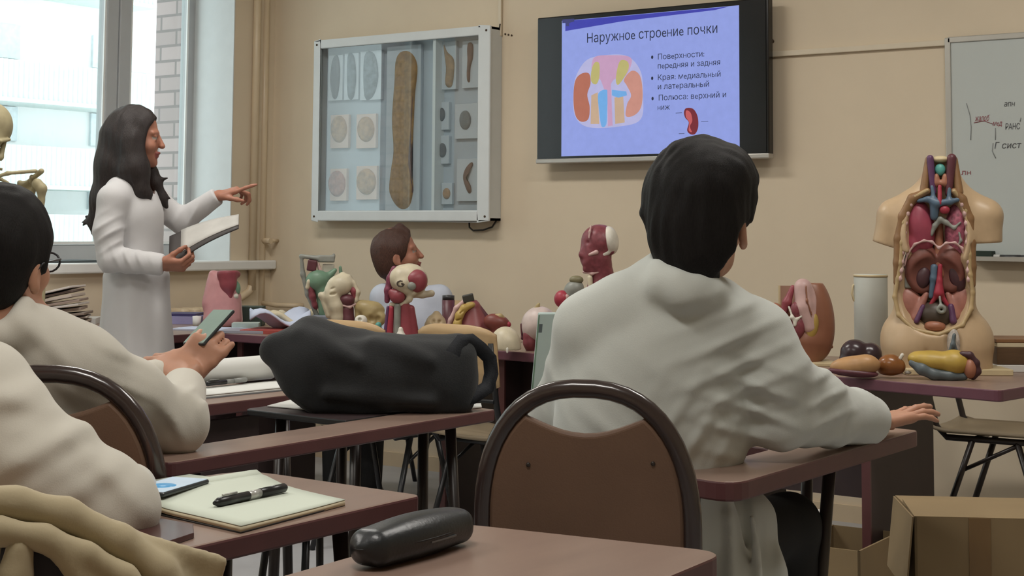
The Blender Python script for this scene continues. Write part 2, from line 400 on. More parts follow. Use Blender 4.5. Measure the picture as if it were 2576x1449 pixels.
for i in range(6):
    y = 5.36+i*.075; b = MB(); b.bx(XL+.06, XL+.19, y, y+.06, .2, .80); b.build('rib', M_pipe, rad, bevel=.022, seg=3)
MB().tube([(XL+.125, 5.345, .76), (XL+.125, 5.83, .76)], .018).tube([(XL+.125, 5.345, .26), (XL+.125, 5.83, .26)], .018).build('manifold', M_pipe, rad)
MB().bx(XL+.07, XL+.18, 5.38, 5.41, 0, .22).bx(XL+.07, XL+.18, 5.76, 5.79, 0, .22).build('foot', M_pipe, rad)
# cable trunking
M_trunk = mat('ivory_trunking', '#d8ccb6', .5, var=.02)
p0 = onY(1936, 138, YB); p1 = onY(2392, 104, YB)
tag(MB().bx(p0[0], p1[0], YB-.018, YB-.001, p0[2]-.012, p0[2]+.012).build('cable_trunking', M_trunk, bevel=.003), 'horizontal ivory cable trunking between the television and the whiteboard', 'trunking')
q0 = onY(1262, 0, YB)
tag(MB().bx(q0[0]-.009, q0[0]+.009, YB-.018, YB-.001, 2.16, ZC-.01).build('cable_trunking', M_trunk, bevel=.003), 'vertical cable trunking running down the wall to the top right corner of the specimen case', 'trunking')
M_screwhole = mat('dark_screw_hole', '#4a3c30', .9)
for i, px in enumerate((1272, 1280, 1288)):
    p = onY(px, 86+i*1.5, YB); tag(MB().lathe([(.0035, 0), (.005, .004), (.003, .006)], (p[0], YB-.0005, p[2]), (0, -1, 0), 8).build('wall_screw', M_screwhole), 'small dark screw left in the wall right of the specimen case', 'screw', 'screws left in the wall beside the specimen case')
p = onY(1944, 104, YB); tag(MB().lathe([(.008, 0), (.010, .01), (.004, .02)], (p[0], YB-.0005, p[2]), (0, -1, 0), 10).build('wall_plug', M_screwhole), 'dark round wall plug just right of the television', 'wall plug')
# ------------------------------------------------------------------ television with its slide
M_tvblk = mat('black_glossy_bezel', '#0c0c0e', .18, var=.02, spec=.5)
M_tvsil = mat('silver_trim', '#b9b6b0', .35, metal=.6, var=.03)
def emis(name, col, s=1.):
    m = bpy.data.materials.new(name); m.use_nodes = True; nt = m.node_tree; b = nt.nodes['Principled BSDF']; c = lin(col)
    tc = nt.nodes.new('ShaderNodeTexCoord'); nz = nt.nodes.new('ShaderNodeTexNoise'); nz.inputs['Scale'].default_value = 30; nt.links.new(tc.outputs['Object'], nz.inputs['Vector'])
    rp = nt.nodes.new('ShaderNodeValToRGB'); nt.links.new(nz.outputs['Fac'], rp.inputs[0])
    rp.color_ramp.elements[0].color = (*[x*.93 for x in c], 1); rp.color_ramp.elements[1].color = (*[min(1, x*1.07) for x in c], 1)
    b.inputs['Base Color'].default_value = (0, 0, 0, 1); b.inputs['Roughness'].default_value = .25; b.inputs['Specular IOR Level'].default_value = .35
    nt.links.new(rp.outputs[0], b.inputs['Emission Color']); b.inputs['Emission Strength'].default_value = s*1.18; return m
YT = YB-.10
tl = onY(1352, 48, YT); br = onY(1935, 392, YT); TX0, TX1, TZ1, TZ0 = tl[0], br[0], 2.218, 1.522
tv = rthing('television', 'large flat television on the beige wall showing a lilac kidney slide', 'television', ((TX0+TX1)/2, YT, TZ0))
MB().bx(TX0, TX1, YT, YT+.045, TZ0, TZ1).build('housing', M_tvblk, tv, bevel=.006)
MB().bx(TX0+.25, TX1-.25, YT+.045, YB-.002, TZ0+.18, TZ1-.18).build('wall_bracket', M_tvblk, tv)
MB().bx(TX0-.002, TX1+.002, YT-.006, YT+.04, TZ0-.004, TZ0+.018).build('bottom_trim', M_tvsil, tv, bevel=.004)
MB().bx(TX0+.012, TX1-.012, YT-.003, YT-.0005, TZ0+.024, TZ1-.012).build('screen', M_tvblk, tv)
YS = YT-.0035
def tp(x, y, d=0): q = onY(x, y, YS); return (q[0], YS-d, q[2])
M_slide = emis('slide_lilac', '#8f9ddf', 1.)
sx0 = tp(1413, 200)[0]; sx1 = tp(1860, 200)[0]; sz0, sz1 = TZ0+.028, TZ1-.025
sl = MB().bx(sx0, sx1, YS-.0004, YS, sz0, sz1).build('slide', M_slide, tv)
def flat(name, pts, m, d, parent=sl, hole=None):
    b = MB(); b.add([(x, YS-d, z) for x, z in pts], [list(range(len(pts)))]); return b.build(name, m, parent)
def pxz(L): return [(q[0], q[2]) for q in (tp(x, y) for x, y in L)]
def smooth(L, n=6):
    """closed Catmull-Rom through the points"""
    o = []; k = len(L)
    for i in range(k):
        a, b, c, d = [np.array(L[(i+j) % k], float) for j in (-1, 0, 1, 2)]
        for t in np.linspace(0, 1, n, endpoint=False): o.append(tuple(.5*((2*b)+(c-a)*t+(2*a-5*b+4*c-d)*t*t+(3*b-a-3*c+d)*t**3)))
    return o
flat('slide_header', [(sx0+.02, sz1-.002), (sx0+.02, sz1-.05), (sx0+.35, sz1-.026), (sx1-.12, sz1-.012), (sx1-.05, sz1-.002)], emis('slide_indigo', '#3c3ea8'), .0008)
flat('slide_corner', pxz([(1415, 49), (1445, 47), (1445, 54), (1432, 58), (1432, 66), (1424, 66), (1424, 58), (1415, 58)]), emis('slide_navy', '#3a3c70'), .0012)
E_pale = emis('slide_pale', '#b3b2da'); E_red = emis('slide_kidney', '#b06a56'); E_red2 = emis('slide_kidney_light', '#c68c7e'); E_yel = emis('slide_gland', '#b9b070'); E_blue = emis('slide_vein', '#6fa8e0'); E_pink = emis('slide_artery', '#c39abb'); E_beige = emis('slide_muscle', '#c2a58a'); E_ink = emis('slide_ink', '#22283f'); E_dark = emis('slide_dark_kidney', '#74242f'); E_lobe = emis('slide_hilum', '#c05a5c')
flat('picture_ground', smooth(pxz([(1478, 150), (1530, 138), (1580, 142), (1612, 180), (1618, 240), (1612, 300), (1560, 318), (1480, 320), (1446, 290), (1443, 230), (1450, 190)])), E_pale, .0008)
flat('picture_diaphragm', smooth(pxz([(1494, 146), (1535, 139), (1588, 146), (1575, 190), (1545, 200), (1525, 230), (1510, 200), (1490, 190)])), E_pink, .0011)
flat('picture_kidney', smooth(pxz([(1462, 186), (1482, 185), (1486, 210), (1478, 238), (1484, 270), (1480, 300), (1462, 306), (1448, 290), (1443, 250), (1447, 205)])), E_red, .0016)
flat('picture_kidney', smooth(pxz([(1590, 178), (1610, 190), (1617, 230), (1613, 270), (1596, 290), (1575, 292), (1578, 262), (1588, 240), (1577, 215), (1570, 200)])), E_red2, .0016)
flat('picture_gland', smooth(pxz([(1496, 158), (1508, 160), (1508, 195), (1500, 212), (1488, 205), (1488, 180)])), E_yel, .0019)
flat('picture_gland', smooth(pxz([(1562, 152), (1580, 156), (1580, 178), (1558, 212), (1550, 205), (1553, 175)])), E_yel, .0019)
flat('picture_vein', smooth(pxz([(1506, 235), (1530, 228), (1528, 270), (1526, 312), (1514, 318), (1508, 280)]), 4), E_blue, .0022)
flat('picture_vein', pxz([(1540, 226), (1576, 230), (1578, 240), (1556, 246), (1540, 240)]), E_blue, .0022)
flat('picture_artery', pxz([(1528, 200), (1537, 200), (1542, 316), (1530, 318)]), E_pink, .0025)
flat('picture_muscle', pxz([(1488, 240), (1504, 232), (1508, 312), (1486, 312)]), E_beige, .0014)
flat('picture_muscle', pxz([(1546, 246), (1568, 240), (1572, 308), (1548, 312)]), E_beige, .0014)
flat('small_kidney', smooth(pxz([(1727, 272), (1744, 274), (1755, 292), (1757, 318), (1750, 336), (1738, 338), (1729, 328), (1733, 308), (1724, 296), (1721, 282)])), E_dark, .0016)
flat('small_kidney_hilum', smooth(pxz([(1727, 278), (1738, 284), (1742, 304), (1736, 318), (1741, 332), (1733, 328), (1734, 308), (1726, 294)])), E_lobe, .002)
for L in (((1700, 285), (1716, 285)), ((1764, 306), (1782, 306)), ((1708, 337), (1722, 337))):
    a, b = tp(*L[0]), tp(*L[1]); flat('pointer_line', [(a[0], a[2]), (b[0], a[2]), (b[0], a[2]+.002), (a[0], a[2]+.002)], E_ink, .0012)
def soft_sign(size):
    """the letter that is a stem with a bowl"""
    out = [(.16, .335), (.30, .335)]+[(.30+.15*math.sin(t), .1675+.1675*math.cos(t)) for t in np.linspace(.2, math.pi-.2, 9)]+[(.30, 0), (.16, 0)]
    inn = [(.16, .262), (.29, .262)]+[(.29+.075*math.sin(t), .1675+.0945*math.cos(t)) for t in np.linspace(.2, math.pi-.2, 9)]+[(.29, .073), (.16, .073)]
    n = len(out); v = [(x*size, y*size, 0) for x, y in out+inn+[(.07, 0), (.16, 0), (.16, .546), (.07, .546)]]
    return v, [(i+1, i, n+i, n+i+1) for i in range(n-1)]+[(2*n, 2*n+1, 2*n+2, 2*n+3)]
def text(s, pos, size, m, parent, rx=math.pi/2, rz=0, width=None, thick=0, slant=0, name='slide_text'):
    cu = bpy.data.curves.new('txt', 'FONT'); cu.size = size; cu.shear = slant; cu.small_caps_scale = .75
    s = s.replace('е', 'e').replace('н', 'h').replace('ы', 'ьı'); vs, fs, x = [], [], 0.
    t = bpy.data.objects.new('txt', cu); COL.objects.link(t)
    for k, sg in enumerate(s.split('ь')):
        if k:
            a, q = soft_sign(size); fs += [[i+len(vs) for i in f] for f in q]; vs += [(p[0]+x, p[1], 0) for p in a]; x += .50*size
        if not sg: continue
        cu.body = sg
        for i, ch in enumerate(sg): cu.body_format[i].use_small_caps = (ch == 'h')
        dg = bpy.context.evaluated_depsgraph_get(); dg.update(); me = bpy.data.meshes.new_from_object(t.evaluated_get(dg))
        a = [tuple(q.co) for q in me.vertices]; fs += [[i+len(vs) for i in f.vertices] for f in me.polygons]; vs += [(p[0]+x, p[1], 0) for p in a]; x += (max(p[0] for p in a) if a else 0)+.03*size
    bpy.data.objects.remove(t)
    co = np.array(vs, float); sx = width/max(1e-6, co[:, 0].max()) if width else 1; co[:, 0] *= sx
    R = np.array(Matrix.Rotation(rz, 3, 'Z') @ Matrix.Rotation(rx, 3, 'X')); co = co@R.T+np.array(pos)
    me = bpy.data.meshes.new(name); me.from_pydata([tuple(map(float, p)) for p in co], [], fs); me.materials.append(m); me.update()
    o = bpy.data.objects.new(name, me); link(o, parent); return o
def slide_line(s, x0, y0, x1, size, nm='slide_text'):
    a = tp(x0, y0, .0012); b = tp(x1, y0); text(s, a, size, E_ink, sl, width=b[0]-a[0], name=nm)
slide_line('Наружное строение почки', 1475, 108, 1805, .062, 'slide_title')
for s, x0, y, x1 in (('Поверхности:', 1654, 150, 1772), ('передняя и задняя', 1654, 173, 1812), ('Края: медиальный', 1654, 202, 1813), ('и латеральный', 1654, 225, 1784), ('Полюса: верхний и', 1656, 253, 1827), ('ниж', 1654, 277, 1685)):
    slide_line(s, x0, y, x1, .036)
for x, y in ((1641, 144), (1641, 197), (1642, 248)):
    q = tp(x, y); flat('bullet', [(q[0]+.006*math.cos(t), q[2]+.008*math.sin(t)) for t in np.linspace(0, 6.28, 10, endpoint=False)], E_ink, .0012)

# ------------------------------------------------------------------ specimen case
M_casef = mat('white_case_frame', '#d5dadb', .4, var=.02)
M_caseback = mat('pale_blue_backing', '#a9b4bf', .8, var=.05, scale=5)
M_backin = mat('grey_inner_side', '#8f9aa2', .7)
M_plate = mat('clear_mount_plate', '#b9c2cb', .25, var=.03)
M_plate2 = mat('pink_mount_card', '#cbb3a6', .6, var=.04)
SP = {n: mat('specimen_'+n, c, .5, var=.25, scale=40, bump=.3, bscale=60) for n, c in dict(tan='#9c7443', brown='#5f4038', dark='#332b2e', grey='#5c666e', ochre='#97733f', pink='#96604c').items()}
YC = YB-.09
a = onY(795, 104, YC); b = onY(1232, 555, YC); X0, X1, Z1, Z0 = a[0], b[0], a[2]-.002, b[2]
case = rthing('specimen_case', 'shallow white framed wall case of dried organ specimens under reflecting glass', 'display case', ((X0+X1)/2, YC, Z0))
c = MB(); c.bx(X0, X0+.012, YC, YB-.001, Z0, Z1); c.bx(X1-.012, X1, YC, YB-.001, Z0, Z1); c.bx(X0, X1, YC, YB-.001, Z0, Z0+.012); c.bx(X0, X1, YC, YB-.001, Z1-.012, Z1); c.build('case_box', M_casef, case)
MB().bx(X0+.01, X1-.01, YB-.012, YB-.004, Z0+.01, Z1-.01).build('backing', M_caseback, case)
f = MB(); e = .042
f.bx(X0-.004, X0+e, YC-.014, YC+.002, Z0-.004, Z1+.004); f.bx(X1-e-.02, X1+.004, YC-.014, YC+.002, Z0-.004, Z1+.004); f.bx(X0+e, X1-e-.02, YC-.014, YC+.002, Z0-.004, Z0+e+.008); f.bx(X0+e, X1-e-.02, YC-.014, YC+.002, Z1-e, Z1+.004)
f.build('frame', M_casef, case, bevel=.006)
xd = onY(1090, 300, YC)[0]; MB().bx(xd-.01, xd+.008, YC+.004, YB-.012, Z0+e, Z1-e).build('divider', M_casef, case)
MB().bx(X0+e-.005, X1-e-.015, YC-.005, YC-.002, Z0+e, Z1-e).build('glass', M_case_glass, case)
for x, z in ((X0+.02, Z0+.02), (X0+.02, Z1-.02), (X1-.02, Z0+.02), (X1-.02, Z1-.02)): MB().lathe([(.006, 0), (.006, .002), (.003, .003)], (x, YC-.014, z), (0, -1, 0), 10).build('corner_screw', M_screwhole, case)
YM = YB-.03
def mount(x0, y0, x1, y1, pts, sp, card=M_plate, thick=.012):
    a, b = onY(x0, y0, YM), onY(x1, y1, YM)
    pl = MB().bx(a[0], b[0], YM-.004, YM+.016, b[2], a[2]).build('mount_plate', card, case, bevel=.002)
    L = [onY(x, y, YM-.004) for x, y in smooth(pts, 4)]; L = [(p[0], p[2]) for p in L]
    o = MB(); cx = sum(p[0] for p in L)/len(L); cz = sum(p[1] for p in L)/len(L); n = len(L); vs = []
    for s, d in ((1, 0), (.97, .5), (.8, .9), (.45, 1)): vs += [(cx+(x-cx)*s, YM-.004-d*thick, cz+(z-cz)*s) for x, z in L]
    o.add(vs+[(cx, YM-.004-thick, cz)], [(i*n+j, i*n+(j+1) % n, (i+1)*n+(j+1) % n, (i+1)*n+j) for i in range(3) for j in range(n)]+[(3*n+j, 3*n+(j+1) % n, 4*n) for j in range(n)], 0, True)
    o.build('specimen', SP[sp], pl); return pl
def oval(cx, cy, rx, ry, n=10): return [(cx+rx*math.cos(t), cy+ry*math.sin(t)) for t in np.linspace(0, 6.28, n, endpoint=False)]
mount(833, 290, 877, 372, oval(853, 325, 20, 34), 'tan', M_plate2); mount(898, 288, 946, 372, oval(921, 325, 21, 32), 'tan', M_plate2)
mount(832, 425, 872, 505, oval(848, 462, 21, 33), 'pink', M_plate2); mount(898, 418, 948, 502, oval(922, 457, 24, 33), 'tan', M_plate2)
mount(828, 140, 862, 252, [(838, 150), (850, 140), (856, 180), (850, 240), (838, 246), (832, 200)], 'dark'); mount(868, 135, 902, 250, [(876, 142), (890, 140), (896, 190), (890, 244), (876, 240)], 'grey'); mount(908, 130, 960, 250, [(918, 140), (942, 136), (952, 190), (940, 240), (918, 244)], 'grey')
mount(975, 118, 1056, 530, [(1000, 140), (1030, 130), (1050, 165), (1044, 240), (1040, 330), (1034, 420), (1040, 470), (1030, 518), (1005, 524), (982, 490), (984, 440), (992, 380), (988, 300), (994, 210)], 'ochre', M_plate, .018)
mount(1034, 160, 1040, 470, [(1034, 140), (1044, 170), (1042, 260), (1038, 340), (1036, 430), (1040, 480), (1030, 490), (1024, 430), (1026, 330), (1028, 210)], 'brown', SP['ochre'], .014)
mount(1106, 106, 1148, 224, [(1117, 112), (1125, 130), (1142, 150), (1142, 190), (1136, 218), (1122, 214), (1124, 170)], 'ochre'); mount(1164, 104, 1205, 220, [(1178, 110), (1190, 112), (1190, 145), (1184, 170), (1182, 205), (1176, 200), (1178, 150)], 'brown')
mount(1098, 258, 1130, 326, oval(1111, 288, 9, 17), 'dark'); mount(1146, 262, 1202, 348, oval(1171, 302, 14, 24), 'grey')
mount(1098, 342, 1130, 412, oval(1113, 378, 10, 18), 'dark'); mount(1112, 460, 1138, 514, oval(1124, 487, 9, 14), 'tan')
mount(1150, 400, 1204, 506, [(1186, 408), (1190, 416), (1178, 432), (1174, 446), (1184, 466), (1186, 482), (1180, 486), (1172, 470), (1166, 446), (1172, 424)], 'brown')
# cable under the case
M_cable = mat('black_cable', '#2a2522', .5)
p = [onY(x, y, YB-.02) for x, y in ((1180, 553), (1181, 572), (1190, 580), (1215, 579), (1238, 571), (1248, 556), (1250, 500), (1250, 300), (1252, 100), (1258, 60))]
tag(MB().tube(p[:6], .0045, 8).tube(p[5:], .003, 8).build('power_cable', M_cable), 'black power cable looping out below the specimen case and up its right side', 'cable')

# ------------------------------------------------------------------ whiteboard
M_wb = mat('whiteboard_enamel', '#bfc6c4', .25, var=.02, scale=3); M_alu = mat('aluminium_rail', '#b9b7b0', .35, metal=.5, var=.02)
M_red = mat('red_marker_ink', '#8e4a52', .6); M_blk = mat('black_marker_ink', '#4c4c50', .6); M_faint = mat('faint_marker_ink', '#8d9192', .7)
wx0, wx1, wz0, wz1 = onY(2390, 200, YB)[0], onY(2390, 200, YB)[0]+1.7, 1.105, 1.985
wb = rthing('whiteboard', 'wall whiteboard with faded red and black handwriting behind the torso model', 'whiteboard', ((wx0+wx1)/2, YB, wz0))
MB().bx(wx0, wx1, YB-.02, YB-.002, wz0, wz1).build('panel', M_wb, wb)
r = MB(); r.bx(wx0-.012, wx0+.012, YB-.026, YB-.001, wz0, wz1+.012); r.bx(wx1-.012, wx1+.012, YB-.026, YB-.001, wz0, wz1+.012); r.bx(wx0, wx1, YB-.026, YB-.001, wz1-.01, wz1+.014); r.bx(wx0, wx1, YB-.026, YB-.001, wz0-.012, wz0+.012); r.build('rail', M_alu, wb, bevel=.003)
MB().bx(wx0+.1, wx1-.1, YB-.085, YB-.02, wz0-.012, wz0-.004).bx(wx0+.1, wx1-.1, YB-.088, YB-.082, wz0-.012, wz0+.006).build('pen_tray', M_alu, wb)
def wp(x, y): q = onY(x, y, YB-.021); return (q[0], YB-.0215, q[2])
text('апн', wp(2525, 268), .032, M_blk, wb, width=.045, name='handwriting', slant=.2); text('жалоб', wp(2452, 305), .034, M_red, wb, width=.06, name='handwriting', slant=.3)
text('мед', wp(2496, 317), .03, M_red, wb, width=.04, name='handwriting', slant=.3); text('РАНС', wp(2528, 326), .034, M_blk, wb, width=.06, name='handwriting', slant=.1)
text('Г сист', wp(2500, 374), .036, M_blk, wb, width=.11, name='handwriting', slant=.2); text('лн', wp(2418, 440), .03, M_red, wb, width=.04, name='handwriting')
s = MB()
for L in (((2431, 260), (2440, 290), (2443, 320), (2442, 352)), ((2504, 322), (2504, 352)), ((2498, 360), (2496, 380), (2505, 398)), ((2568, 296), (2566, 306))): s.tube([wp(*q) for q in L], .0015, 6)
s.build('pen_stroke', M_faint, wb); s = MB().tube([wp(*q) for q in ((2450, 309), (2475, 304), (2498, 312))], .0013, 6); s.build('pen_stroke', M_red, wb)
M_felt = mat('dark_green_felt', '#2f3a33', .9); M_mk = mat('white_marker_barrel', '#d9dad6', .4); M_mkb = mat('black_marker_barrel', '#3a3a3c', .4)
p = onY(2468, 640, YB-.06)
er = rthing('board_eraser', 'dark green felt eraser on the whiteboard tray', 'eraser', (p[0], YB-.055, wz0-.004)); MB().box((p[0], YB-.055, wz0+.012), (.05, .022, .016)).build('pad', M_felt, er, bevel=.004)
for px, m, lb in ((2500, M_mk, 'white marker on the tray beside the green eraser'), (2548, M_mkb, 'black marker on the whiteboard tray')):
    p = onY(px, 642, YB-.055); t = rthing('marker', lb, 'marker', (p[0], YB-.055, wz0-.004)); MB().tube([(p[0]-.05, YB-.055, wz0+.005), (p[0]+.03, YB-.055, wz0+.005)], .009, 12).build('barrel', m, t); MB().tube([(p[0]+.03, YB-.055, wz0+.005), (p[0]+.065, YB-.055, wz0+.005)], .0085, 12).build('cap', M_mkb, t)
# ------------------------------------------------------------------ desks and tables
M_top = mat('brown_laminate_top', '#8b7468', .32, var=.06, scale=5, spec=.5, stretch=(6, 1, 1))
M_edge = mat('maroon_laminate_edge', '#5c3a3b', .4, var=.08)
M_edge2 = mat('plum_laminate_edge', '#6a4450', .4, var=.06)
M_dark = mat('dark_laminate_panel', '#3b2f30', .5, var=.08)
M_tube = mat('dark_brown_tube', '#2e2724', .35, var=.05, spec=.5)
M_black = mat('black_metal_tube', '#222325', .35, var=.05)
def rounded(poly, rads, n=6):
    out = []; k = len(poly)
    for i in range(k):
        p = np.array(poly[i], float); r = rads[i] if hasattr(rads, '__len__') else rads
        if r <= 0: out.append(tuple(p)); continue
        a = np.array(poly[i-1], float)-p; b = np.array(poly[(i+1) % k], float)-p; r = min(r, np.linalg.norm(a)*.45, np.linalg.norm(b)*.45); a = p+unit(a)*r; b = p+unit(b)*r
        for t in np.linspace(0, 1, n): out.append(tuple((1-t)**2*a+2*t*(1-t)*p+t*t*b))
    return out
def area2(P): return sum(P[i][0]*P[(i+1) % len(P)][1]-P[(i+1) % len(P)][0]*P[i][1] for i in range(len(P)))
def slab(name, poly, z1, th, mats, parent, bevel=.004):
    if area2(poly) < 0: poly = poly[::-1]
    n = len(poly); b = MB(); b.add([(x, y, z1-th) for x, y in poly]+[(x, y, z1) for x, y in poly], [list(reversed(range(n)))]+[(i, (i+1) % n, n+(i+1) % n, n+i) for i in range(n)], 1)
    b.add([(x, y, z1) for x, y in poly], [list(range(n))], 0); return b.build(name, mats, parent, bevel=bevel)
def desk(label, poly, rads, legs, panel=None, th=.032, group=None, edge=None, legm=None, name='student_desk', top=None):
    cx = sum(p[0] for p in poly)/len(poly); cy = sum(p[1] for p in poly)/len(poly)
    r = rthing(name, label, 'desk', (cx, cy, 0), group)
    slab('tabletop', rounded(poly, rads), TT, th, [top or M_top, edge or M_edge], r)
    for x, y, dx, dy in legs: MB().tube([(x+dx, y+dy, 0), (x, y, TT-th)], .014, 12).build('leg', legm or M_tube, r)
    if panel: MB().bx(*panel).build('modesty_panel', M_dark, r, bevel=.002)
    return r
desk('brown student desk holding the open notebook and the phone, nearest row on the left', [(-2.12, .95), (-1.655, .95), (-1.69, 2.09), (-2.135, 2.105)], [.02, .02, .02, .09], [(-2.06, 1.02, -.03, -.03), (-1.75, 1.02, .03, -.03), (-1.78, 1.98, .06, .03), (-2.07, 2.0, -.03, .03)], (-2.07, -2.055, 1.05, 1.98, .45, .70))
desk('brown student desk with the black glasses case on it, nearest the camera', [(-1.40, .85), (-.98, .9), (-1.055, 1.99), (-1.475, 1.93)], [.02, .02, .05, .03], [(-1.34, .92, -.03, -.03), (-1.04, .95, .03, -.03), (-1.12, 1.86, .03, .03), (-1.40, 1.83, -.03, .03)])
desk('long narrow brown desk in the middle of the room, before the black bag', [(-2.445, 2.10), (-2.30, 2.07), (-2.345, 3.19), (-2.485, 3.20)], [.03, .03, .01, .01], [(-2.37, 2.2, .0, -.03), (-2.42, 3.1, .03, .03)], th=.03)
desk('dark thin topped desk bearing the black bag, joined to the narrow brown desk', [(-2.84, 2.80), (-2.487, 2.785), (-2.49, 3.21), (-2.86, 3.22)], [.02, .005, .005, .02], [(-2.78, 3.1, -.03, .03), (-2.78, 2.87, -.03, .0), (-2.53, 2.87, 0, 0), (-2.53, 3.13, 0, 0)], th=.016, edge=M_black, top=M_dark)
desk('brown desk on which the student in front rests his forearm', [(-1.465, 2.555), (-1.325, 2.52), (-1.345, 3.47), (-1.66, 3.50), (-1.64, 3.02), (-1.475, 2.98)], [.04, .07, .02, .02, .02, .03], [(-1.45, 2.60, -.01, 0), (-1.425, 3.16, -.04, -.06), (-1.6, 3.42, -.03, .03), (-1.6, 3.1, -.03, -.02)], th=.036)
desk('dark brown desk with the spiral of white notebook pages, beside the student using a phone', [(-2.985, 2.45), (-2.985, 3.2), (-3.62, 3.28), (-3.62, 2.45)], [.02, .03, .02, .02], [(-3.03, 2.55, .02, 0), (-3.03, 3.14, .02, .02), (-3.56, 3.2, 0, .03), (-3.56, 2.5, 0, 0)], (-3.05, -3.035, 2.6, 3.05, .33, .70))
desk('small desk bearing the pale green binder', [(-2.12, 2.96), (-1.72, 2.98), (-1.72, 3.40), (-2.12, 3.40)], [.02]*4, [(-2.07, 3.01, 0, 0), (-1.77, 3.03, 0, 0), (-1.77, 3.35, 0, 0), (-2.07, 3.35, 0, 0)], th=.03)
# the row of display tables in front of the back wall
def row_table(label, poly, pan, right=True, modesty=(.40, .70), edge=None):
    r = rthing('display_table', label, 'table', (sum(p[0] for p in poly)/4, sum(p[1] for p in poly)/4, 0), 'display tables along the back wall')
    slab('tabletop', rounded(poly, .02, 4), TT, .035, [M_top, edge or M_edge2], r)
    (x0, x1, y0, y1) = pan
    for x in (x0, x1): 
        b = MB(); b.bx(x-.012, x+.012, y0+.004, y1, .03, TT-.036, 0); b.build('end_panel', M_dark, r); MB().bx(x-.014, x+.014, y0-.004, y0+.006, .03, TT-.036).build('edge_strip', M_edge, r)
        MB().bx(x-.02, x+.02, y0, y1, 0, .03).build('foot_rail', M_dark, r)
    MB().bx(x0+.012, x1-.012, y0+.12, y0+.135, modesty[0], modesty[1]).build('modesty_panel', M_dark, r)
    return r
row_table('display table next to the window with stacked folders on it', [(-5.98, 4.46), (-5.02, 4.50), (-5.02, 5.32), (-5.98, 5.30)], (-5.9, -5.1, 4.52, 5.25), edge=M_edge)
row_table('display table below the specimen case, bearing the pink model and the skull models', [(-5.0, 4.74), (-3.68, 4.76), (-3.68, 5.34), (-5.0, 5.32)], (-4.9, -3.78, 4.80, 5.27))
row_table('display table below the television with the muscle head standing on it', [(-3.66, 4.76), (-2.60, 4.68), (-2.58, 5.24), (-3.66, 5.32)], (-3.5, -2.7, 4.80, 5.18), modesty=(.30, .71))
row_table('display table at the right end of the row, under the torso model', [(-2.58, 4.70), (-1.50, 4.50), (-1.40, 5.34), (-2.56, 5.34)], (-2.5, -1.955, 4.60, 5.14), modesty=(.36, .71))

